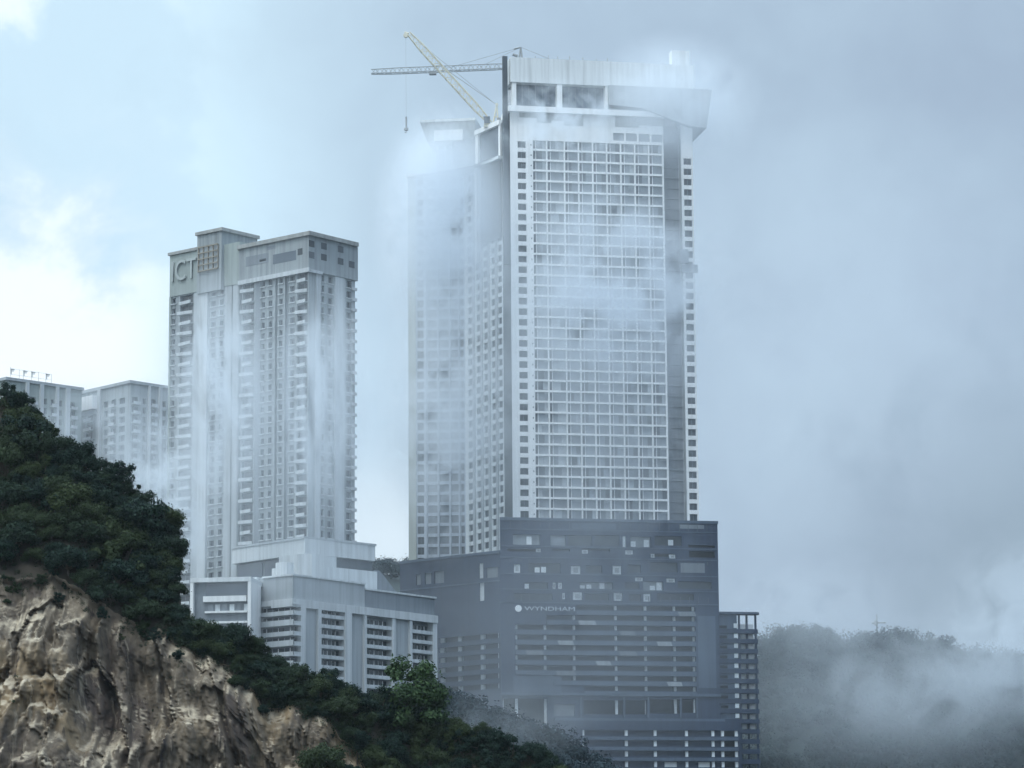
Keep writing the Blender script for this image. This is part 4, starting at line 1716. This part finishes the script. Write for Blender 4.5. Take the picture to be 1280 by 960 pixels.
KN = "dark shrub in the dense scrub covering the knoll above the cliff"
SL = "dark green shrub in the scrub on the long slope beyond the cliff"
cnt = 0
tries = 0
while cnt < 255 and tries < 6000:
    tries += 1
    px = random.uniform(-30, 780) if random.random() < .6 else random.uniform(-20, 250)
    knoll = px < 232
    t = random.choice([random.uniform(1.05, 2.0), random.uniform(1.05, 2.0), 2.0])
    x = px_x(px)
    if knoll and t < 1.36 and random.random() < .75: continue
    s = (random.choice((random.uniform(.8, 1.3), random.uniform(1.3, 2.0))) if px < 175 else random.uniform(.6, 1.0)) if knoll else random.uniform(.55, 1.35)
    if t > 1.9: s = min(s, 1.25)
    p = try_place(x, t, s * 1.25)
    if p is None: continue
    p = p - Vector((0, 0, .35 * s + (.5 * s if t > 1.9 else 0)))
    plant("shrub", p, s, random.choice((0, 1, 2, 3, 4, 5, 7)), KN if knoll else SL, "scrub on the knoll" if knoll else "scrub on the slope")
    cnt += 1

def on_spur(px, py, t0=1.0, t1=2.02):
    """the point of the spur's surface seen at photo pixel px, py (or its crest, if py lies above it)"""
    best = None
    for t in np.linspace(t0, t1, 90):
        Y = 303.0
        for _ in range(3):
            p = spur((px - 640) / FPX * Y, float(t))
            c = MI @ p
            Y += ((px - 640) / FPX * -c.z - c.x) * FPX / (px - 640 + 1e-6) * .5 if abs(px - 640) > 60 else 0
        c = MI @ p
        e_ = abs(480 - c.y / -c.z * FPX - py)
        if best is None or e_ < best[0]: best = (e_, p)
    return best[1]


# shrubs leaning out of the knoll's steep side
for px, py, s in ((198, 672, 1.25), (206, 698, 1.35), (206, 718, 1.2), (198, 735, 1.0), (205, 660, 1.2), (200, 700, 1.4), (180, 720, 1.3), (206, 752, .8), (185, 690, 1.4)):
    p = on_spur(px, py) - Vector((0, 0, .5 * s))
    plant("shrub", p, s, random.choice((0, 1, 2, 5)), "dark shrub bulging out from the steep end of the knoll", "shrubs on the knoll's steep end")

# trees that can be told apart
c_, brm = crown_proto("crown", "full", leaf_g)


def special(px, py, s, proto, label, Y=YH + 4, sz=1.0, leafmesh=None):
    p = on_spur(px, py, *((.3, 1.0) if Y < YH else (1.0, 2.02))) - Vector((0, 0, .25))
    plant("tree", p, s, proto, label, None, None, sz, leafmesh)


special(512, 905, 2.35, 0, "brighter green round tree on the slope in front of the white building's balconies", YH + 2.5, 1.0, brm)
special(409, 848, .85, 3, "spreading dark tree breaking the slope line before the white building's grey piers", YH + 6)
special(289, 782, .42, 6, "slim dark pointed tree in front of the glazed annex", YH + 6, 1.0)
special(268, 780, .4, 6, "short pointed tree just left of the slim one before the glazed annex", YH + 6, .75)
special(300, 784, .36, 6, "smallest pointed tree beside the slim one before the glazed annex", YH + 6, .75)
special(181, 626, .34, 3, "tiny umbrella-like tree standing clear on the knoll's skyline", YH + 10, 1.3)
special(8, 520, .95, 0, "tall bushy tree at the top of the knoll against the pale block", YH + 14, 1.3)
special(622, 912, .55, 6, "dark peaked bush sticking up on the lower slope before the charcoal podium", YH + 5, 1.0)
special(596, 908, .7, 3, "dark ragged bush beside the peaked one on the lower slope", YH + 5, 1.2)
special(404, 975, 1.5, 1, "leafy bush growing in front of the cliff's lower end", YH - 9, 1.1)
special(440, 985, 1.0, 4, "lower bush beside the pale earth scar at the cliff's foot", YH - 8, 1.0)
special(741, 958, .45, 6, "last slim bush where the slope runs out below the car park decks", YH + 4, .9)

for _ in range(34):
    px = random.uniform(-10, 430)
    p = spur(px_x(px), random.uniform(.93, 1.03))
    s_ = random.uniform(.22, .5)
    plant("shrub", p - Vector((0, 0, .2 * s_)), s_, random.choice((0, 3, 4, 7)), "small bush rooted along the lip of the bare cliff", "bushes on the cliff's lip")

# low cover under the shrubs
cs, rs = [], []
for _ in range(3600):
    px = random.uniform(-60, 800)
    t_ = random.uniform(1.02, 2.05)
    if px < 200 and t_ < 1.33 and random.random() < .7: continue
    p = spur(px_x(px), t_)
    cs.append((p.x, p.y, p.z + .1)); rs.append(random.uniform(.3, .7))
Vv, Ff = leaves(cs, rs, 60, .085)
cs, rs = [], []
for _ in range(150):        # tufts along the cliff's lip and in its cracks
    px = random.uniform(-40, 470)
    p = spur(px_x(px), 1 - abs(random.gauss(0, .02)) if random.random() < .8 else random.uniform(.5, .95))
    cs.append((p.x, p.y + .05, p.z)); rs.append(random.uniform(.15, .4))
V2, F2q = leaves(cs, rs, 70, .06)
Ff = np.concatenate([Ff, F2q + len(Vv)])
Vv = np.concatenate([Vv, V2])
uo_ = bpy.data.objects.new("undergrowth", fast_mesh("undergrowth", Vv, Ff, [leaf_d]))
COL.objects.link(uo_)
tag(uo_, "low leafy undergrowth filling the gaps between the shrubs on the spur", "undergrowth", kind="stuff")

# ================================================================== GROUND AND FAR RIDGE
RIDGE = [(-1500, 700), (300, 700), (470, 705), (510, 706), (600, 730), (800, 790), (900, 808), (940, 805), (962, 801), (975, 794), (990, 788), (1010, 784), (1026, 788), (1036, 806), (1046, 812), (1060, 801), (1085, 795), (1110, 795), (1130, 801), (1150, 803), (1180, 807), (1215, 820), (1280, 824), (1500, 840), (2600, 900)]
YR = 1350.0


def ground(x, y):
    px = 640 + x * FPX / YR
    zr = zpx(px, ip(RIDGE, px), YR) - 5.5
    b = -1.7 + 46 * min(1, max(0, (y - 420) / 420)) ** 1.2
    pm_ = 640 + x * FPX / max(y, 300)
    mound = ip([(100, 30), (300, 45), (480, 64), (560, 68), (620, 64), (700, 57), (745, 50), (800, 42), (900, 40)], pm_)
    b = max(b, mound * min(1, max(0, (y - 620) / 290)) if y < 1150 else b)
    if y > 1120:
        f = min(1, (y - 1120) / (YR - 1120))
        f = f * f * (3 - 2 * f)
        b = b + (zr - b) * f
        if y > YR: b = zr + (-2 - zr) * min(1, (y - YR) / 700)
    b += mn.fractal(Vector((x * .01, y * .01, 1)), 1, 2, 4) * 5 * min(1, max(0, (y - 450) / 200)) * (.3 if y > YR - 60 else 1)
    return b


xs = np.concatenate([np.linspace(-2600, -500, 30)[:-1], np.linspace(-500, 600, 160), np.linspace(600, 2600, 30)[1:]])
ys = np.concatenate([np.linspace(-400, 400, 20)[:-1], np.linspace(400, 1500, 150), np.linspace(1500, 3200, 20)[1:]])
V = [(float(x), float(y), ground(float(x), float(y))) for x in xs for y in ys]
ids = np.arange(len(xs) * len(ys)).reshape(len(xs), len(ys))
Fg = np.stack([ids[:-1, :-1], ids[1:, :-1], ids[1:, 1:], ids[:-1, 1:]], -1).reshape(-1, 4)
gm = mat("wooded_ground", (.014, .024, .024), .95, .35, .04)
go = bpy.data.objects.new("ground", fast_mesh("ground", V, Fg, [gm]))
COL.objects.link(go)
tag(go, "wooded ground rising to a misty ridge behind the towers", kind="structure")


def wood(name, label, spots, n_each, size):
    cs, rs = [], []
    for x, y, r in spots:
        z = ground(x, y)
        for _ in range(4):
            cs.append((x + random.gauss(0, r * .45), y + random.gauss(0, r * .45), z + r * random.uniform(.4, 1.3)))
            rs.append(r * random.uniform(.4, .75))
    Vv, Ff = leaves(cs, rs, n_each, size, .8, .25, .18)
    o = bpy.data.objects.new(name, fast_mesh(name, Vv, Ff, [leaf_f]))
    COL.objects.link(o)
    tag(o, label, "woodland", kind="stuff")


sp = []
for _ in range(1150):
    x = random.uniform(70, 330); y = random.uniform(1170, YR + 6)
    sp.append((x, y, random.uniform(3.4, 6.4)))
for _ in range(120):
    sp.append((random.uniform(70, 320), YR + random.uniform(-6, 6), random.uniform(2.2, 4.2)))
for _ in range(90):
    sp.append((random.uniform(-90, -20), YR + random.uniform(-40, 6), random.uniform(3, 5)))
wood("woodland", "misty wooded ridge rising behind the round-ended parking decks", sp, 90, .5)
sp = []
for _ in range(420):
    y = random.uniform(780, 955)
    px = random.uniform(470, 760)
    sp.append(((px - 640) * y / FPX, y, random.uniform(2.2, 4.2)))
wood("woodland", "hazy strip of trees between the scrub slope and the charcoal podium", sp, 40, .55)

sp = []
for _ in range(420):
    sp.append((random.uniform(-520, 70), random.uniform(1180, YR + 6), random.uniform(4, 7)))
for _ in range(260):
    sp.append((random.uniform(-420, 380), random.uniform(560, 840), random.uniform(3, 5)))
wood("woodland", "trees scattered over the lower valley ground around the towers", [q for q in sp if not (-70 < q[0] < 190 and q[1] < 1000) and not (-110 < q[0] < 0 and q[1] > 1100)], 34, .8)

# mast on the ridge
pm = at(1096, 792, YR)
mast = empty("hilltop_mast", (pm.x, pm.y, pm.z - 4), "faint thin mast with a short crossarm on the misty ridge", "mast")
mb = MB(); mb.tube(pm + Vector((0, 0, -5)), at(1096, 768, YR), .45, 6, 0, .22); mb.build("pole", [steel_g], mast)
mb = MB(); mb.tube(at(1090, 779, YR), at(1107, 778, YR), .3, 6); mb.build("crossarm", [steel_g], mast)
mb = MB(); mb.tube(at(1095, 776, YR) + Vector((0, -.6, 0)), at(1095, 782, YR) + Vector((0, -.6, 0)), .7, 8); mb.build("antenna", [steel_g], mast)

# ================================================================== AIR
def haze_mat(name, dens, aniso=.2, col=(.93, .96, 1.0)):
    m = bpy.data.materials.new(name)
    nt, N, L = nodes_of(m)
    out = N.new("ShaderNodeOutputMaterial")
    pv = N.new("ShaderNodeVolumePrincipled")
    pv.inputs["Color"].default_value = (*col, 1)
    pv.inputs["Density"].default_value = dens
    pv.inputs["Anisotropy"].default_value = aniso
    L.new(pv.outputs[0], out.inputs["Volume"])
    return m, nt, pv


m, _, _ = haze_mat("thin_haze", 0.00004, .2, (.82, .92, 1.0))
mb = MB()
mb.prism([(-2700, -450), (2700, -450), (2700, 3300), (-2700, 3300)], -30, 330)
hz = mb.build("haze", [m])
tag(hz, "thin bluish haze filling the air over the whole valley", "haze", kind="stuff")


def mist(px, py, Y, rx, rz, ry, dens, seed, thr=.42, scale=2.2, label="", stretch=(1, .3, 1)):
    """a drifting bank of mist: soft-edged ellipsoid broken up by noise; rx and rz in photo pixels, ry in metres"""
    c = at(px, py, Y)
    k = (c.length) / FPX
    m, nt, pv = haze_mat("drifting_mist", 0, .55, (.93, .964, 1.0))
    N, L = nt.nodes, nt.links
    tc = N.new("ShaderNodeTexCoord")
    ln = N.new("ShaderNodeVectorMath"); ln.operation = 'LENGTH'
    L.new(tc.outputs["Object"], ln.inputs[0])
    fo = N.new("ShaderNodeMapRange"); fo.interpolation_type = 'SMOOTHSTEP'
    fo.inputs["From Min"].default_value = 1.0
    fo.inputs["From Max"].default_value = 0.25
    L.new(ln.outputs["Value"], fo.inputs["Value"])
    g = N.new("ShaderNodeNewGeometry")
    mp = N.new("ShaderNodeMapping")
    sc = scale / (rx * k)
    mp.inputs["Scale"].default_value = (sc * stretch[0], sc * stretch[1], sc * stretch[2])
    mp.inputs["Location"].default_value = (seed * 3.7, seed * 1.3, seed * 2.1)
    L.new(g.outputs["Position"], mp.inputs["Vector"])
    nz = N.new("ShaderNodeTexNoise")
    nz.inputs["Scale"].default_value = 1.0
    nz.inputs["Detail"].default_value = 6
    nz.inputs["Roughness"].default_value = .6
    nz.inputs["Distortion"].default_value = .35
    L.new(mp.outputs[0], nz.inputs["Vector"])
    th = N.new("ShaderNodeMapRange"); th.interpolation_type = 'SMOOTHSTEP'
    th.inputs["From Min"].default_value = thr - .10
    th.inputs["From Max"].default_value = thr + .17
    L.new(nz.outputs["Fac"], th.inputs["Value"])
    mu = N.new("ShaderNodeMath"); mu.operation = 'MULTIPLY'
    L.new(fo.outputs[0], mu.inputs[0]); L.new(th.outputs[0], mu.inputs[1])
    m2 = N.new("ShaderNodeMath"); m2.operation = 'MULTIPLY'
    m2.inputs[1].default_value = dens
    L.new(mu.outputs[0], m2.inputs[0])
    L.new(m2.outputs[0], pv.inputs["Density"])
    me = bpy.data.meshes.new("haze")
    import bmesh
    bm = bmesh.new()
    bmesh.ops.create_icosphere(bm, subdivisions=3, radius=1.0)
    bm.to_mesh(me); bm.free()
    me.materials.append(m)
    o = bpy.data.objects.new("haze", me)
    COL.objects.link(o)
    o.location = c
    o.scale = (rx * k, ry, rz * k)
    tag(o, label, "mist", "drifting banks of mist", "stuff")
    return o


mist(775, 360, 960, 170, 150, 14, .120, 1, .47, 3.4, "wisp of mist drifting across the middle of the white tower's grid", (1, .3, 1.2))
mist(840, 130, 985, 125, 105, 18, .062, 2, .36, 2.2, "bank of mist swallowing the white tower's flared crown")
mist(705, 150, 968, 115, 65, 11, .130, 3, .50, 4.0, "shred of mist hanging under the white tower's cornice")
mist(556, 285, 990, 105, 185, 14, .175, 4, .33, 2.2, "thick mist hiding the upper part of the tower's set-back wing")
mist(548, 195, 1008, 60, 48, 10, .065, 19, .36, 2.0, "mist wrapping the flared canopy on the set-back wing")
mist(560, 520, 985, 105, 210, 14, .095, 5, .38, 2.8, "thin mist over the lower part of the tower's set-back wing")
mist(275, 490, 885, 85, 180, 12, .105, 6, .42, 2.8, "pale mist lying against the grey apartment tower's face", (1.5, .3, .45))
mist(400, 500, 882, 80, 180, 11, .100, 7, .44, 2.8, "thin veil of mist along the grey apartment tower's corner", (1.8, .3, .4))
mist(205, 640, 872, 90, 130, 14, .085, 8, .43, 3.0, "mist pooling between the knoll and the grey apartment tower")
mist(130, 570, 1012, 170, 130, 14, .045, 9, .42, 3.0, "mist in front of the two far pale blocks")
mist(1060, 480, 1180, 330, 420, 60, .0045, 10, .38, 2.4, "broad low cloud standing to one side of the white tower")
mist(1150, 850, 1140, 200, 100, 20, .024, 11, .42, 3.6, "mist rolling down the wooded ridge")
mist(1010, 760, 1150, 150, 80, 20, .022, 12, .40, 3.0, "pale mist rising behind the round-ended parking decks")
mist(1290, 790, 1145, 150, 150, 22, .036, 13, .40, 3.4, "mist hiding the far end of the ridge")
mist(640, 900, 800, 150, 60, 30, .007, 14, .40, 3.0, "ground mist over the trees below the charcoal podium")
mist(700, 810, 942, 330, 230, 14, .024, 15, .30, 3.0, "uneven veil of mist in front of the charcoal podium")
mist(350, 560, 842, 260, 330, 12, .026, 16, .34, 3.0, "uneven veil of mist in front of the grey apartment tower and terraced building")
mist(745, 430, 950, 220, 400, 13, .048, 18, .32, 2.6, "uneven veil of mist in front of the white tower")
mist(1130, 870, 1150, 320, 140, 22, .018, 17, .30, 2.4, "uneven veil of mist over the wooded ridge")

# ================================================================== SKY AND SUN
SUN_EL, SUN_AZ = R(64), R(205)        # azimuth measured clockwise from +Y
world = bpy.data.worlds.new("World")
scene.world = world
world.use_nodes = True
nt = world.node_tree
N, L = nt.nodes, nt.links
N.clear()
out = N.new("ShaderNodeOutputWorld")
bg = N.new("ShaderNodeBackground")
bg.inputs["Strength"].default_value = 0.1
L.new(bg.outputs[0], out.inputs[0])
sky = N.new("ShaderNodeTexSky")
sky.sky_type = 'NISHITA'
sky.sun_disc = False
sky.sun_elevation = SUN_EL
sky.sun_rotation = SUN_AZ
sky.air_density, sky.dust_density, sky.ozone_density = 1.0, 1.5, 1.0
tc = N.new("ShaderNodeTexCoord")
sx = N.new("ShaderNodeSeparateXYZ")
L.new(tc.outputs["Generated"], sx.inputs[0])


def math_n(op, a, b=None, c=None):
    x = N.new("ShaderNodeMath"); x.operation = op
    for k, v in enumerate((a, b, c)):
        if v is None: continue
        if isinstance(v, (int, float)): x.inputs[k].default_value = v
        else: L.new(v, x.inputs[k])
    return x.outputs[0]


def mr(v, a, b, c=0.0, d=1.0, smooth=True):
    x = N.new("ShaderNodeMapRange")
    if smooth: x.interpolation_type = 'SMOOTHSTEP'
    x.inputs["From Min"].default_value = a; x.inputs["From Max"].default_value = b
    x.inputs["To Min"].default_value = c; x.inputs["To Max"].default_value = d
    L.new(v, x.inputs["Value"])
    return x.outputs[0]


def wnoise(scale, loc, det=6, rough=.55, dist=.4, sc=(1, 1, 1)):
    mp = N.new("ShaderNodeMapping")
    mp.inputs["Location"].default_value = loc
    mp.inputs["Scale"].default_value = sc
    L.new(tc.outputs["Generated"], mp.inputs["Vector"])
    t = N.new("ShaderNodeTexNoise")
    t.inputs["Scale"].default_value = scale
    t.inputs["Detail"].default_value = det
    t.inputs["Roughness"].default_value = rough
    t.inputs["Distortion"].default_value = dist
    L.new(mp.outputs[0], t.inputs["Vector"])
    return t.outputs["Fac"]


def cmix(f, a, b):
    x = N.new("ShaderNodeMix"); x.data_type = 'RGBA'
    if isinstance(f, (int, float)): x.inputs[0].default_value = f
    else: L.new(f, x.inputs[0])
    for k, s_ in ((6, a), (7, b)):
        if isinstance(s_, tuple): x.inputs[k].default_value = (*s_, 1)
        else: L.new(s_, x.inputs[k])
    return x.outputs[2]


SKYV = dict(base=(6.7, 8.85, 10.2), dark=(2.98, 3.78, 5.0), bright=(9.8, 10.7, 11.2))
n1 = wnoise(6.0, (3.1, .2, 1.7), 6, .5, .15)
n2 = wnoise(15.0, (.4, 2.2, 5.3), 8, .56, .25)
n3 = wnoise(20.0, (1.4, 5.2, .3), 8, .56, .35)
# overcast layer: grey-blue, darker to the east (right) and lower there, brighter to the west
gx = mr(sx.outputs[0], 0.0, .15)
low = mr(sx.outputs[2], .22, .09)
dk = math_n('ADD', math_n('MULTIPLY', mr(sx.outputs[0], -.115, -.01), .66), math_n('MULTIPLY', gx, .17))
dk = math_n('ADD', dk, math_n('MULTIPLY', math_n('MULTIPLY', gx, low), .22))
dk = math_n('ADD', dk, math_n('MULTIPLY', math_n('MULTIPLY', math_n('SUBTRACT', n1, .58), .5), mr(sx.outputs[0], -.12, .0, .25, 1.0)))
dk = math_n('ADD', dk, math_n('MULTIPLY', math_n('SUBTRACT', n3, .5), .42))
dkc = N.new("ShaderNodeClamp"); L.new(dk, dkc.inputs[0])
cloud = cmix(dkc.outputs[0], SKYV["base"], SKYV["dark"])
# broken white cloud across the whole west
w2 = math_n('MULTIPLY', mr(sx.outputs[0], -.085, -.14), mr(n2, .44, .55))
cloud = cmix(math_n('MULTIPLY', w2, .80), cloud, SKYV["bright"])
# neutral grey base of the cloud in the east
eg = math_n('MULTIPLY', mr(sx.outputs[0], .06, .16), mr(sx.outputs[2], .20, .12))
cloud = cmix(math_n('MULTIPLY', eg, .55), cloud, (2.4, 3.2, 3.75))
# sunlit cumulus low in the west
wx = mr(sx.outputs[0], -.098, -.128)
wl = mr(sx.outputs[2], .27, .19)
wb = math_n('MULTIPLY', math_n('MULTIPLY', wx, wl), mr(n2, .36, .50))
cloud = cmix(wb, cloud, SKYV["bright"])
# bright strip under the cloud base
st = math_n('MULTIPLY', mr(sx.outputs[0], .02, -.04), mr(sx.outputs[2], .165, .125))
cloud = cmix(math_n('MULTIPLY', st, .55), cloud, SKYV["bright"])
# gap of blue sky
gap = math_n('MULTIPLY', mr(sx.outputs[0], -.05, -.12), mr(n2, .52, .42))
cloud = cmix(math_n('MULTIPLY', gap, .10), cloud, sky.outputs[0])
# overcast sky overhead, out of view, boosted to light the mist and facades
zen = mr(sx.outputs[2], .30, .8, 1.0, 3.25)
vm = N.new("ShaderNodeVectorMath"); vm.operation = 'SCALE'
L.new(cloud, vm.inputs[0]); L.new(zen, vm.inputs["Scale"])
fin = cmix(.12, vm.outputs[0], sky.outputs[0])
L.new(fin, bg.inputs["Color"])

sd = bpy.data.lights.new("sun", 'SUN')
sd.energy = 1.0
sd.angle = R(14)
sd.color = (1.0, .965, .91)
so = bpy.data.objects.new("sun", sd)
COL.objects.link(so)
dirv = Vector((math.sin(SUN_AZ) * math.cos(SUN_EL), math.cos(SUN_AZ) * math.cos(SUN_EL), math.sin(SUN_EL)))
so.rotation_euler = dirv.to_track_quat('Z', 'Y').to_euler()
so.location = dirv * 500

# ================================================================== render settings
scene.view_settings.view_transform = 'Standard'
scene.view_settings.look = 'None'
scene.view_settings.exposure = 0.14
scene.view_settings.gamma = 1.0
scene.cycles.max_bounces = 8
scene.cycles.diffuse_bounces = 2
scene.cycles.glossy_bounces = 2
scene.cycles.transmission_bounces = 2
scene.cycles.volume_bounces = 6
scene.cycles.transparent_max_bounces = 8
scene.cycles.volume_step_rate = 1.0
scene.cycles.volume_max_steps = 96
scene.cycles.use_denoising = True
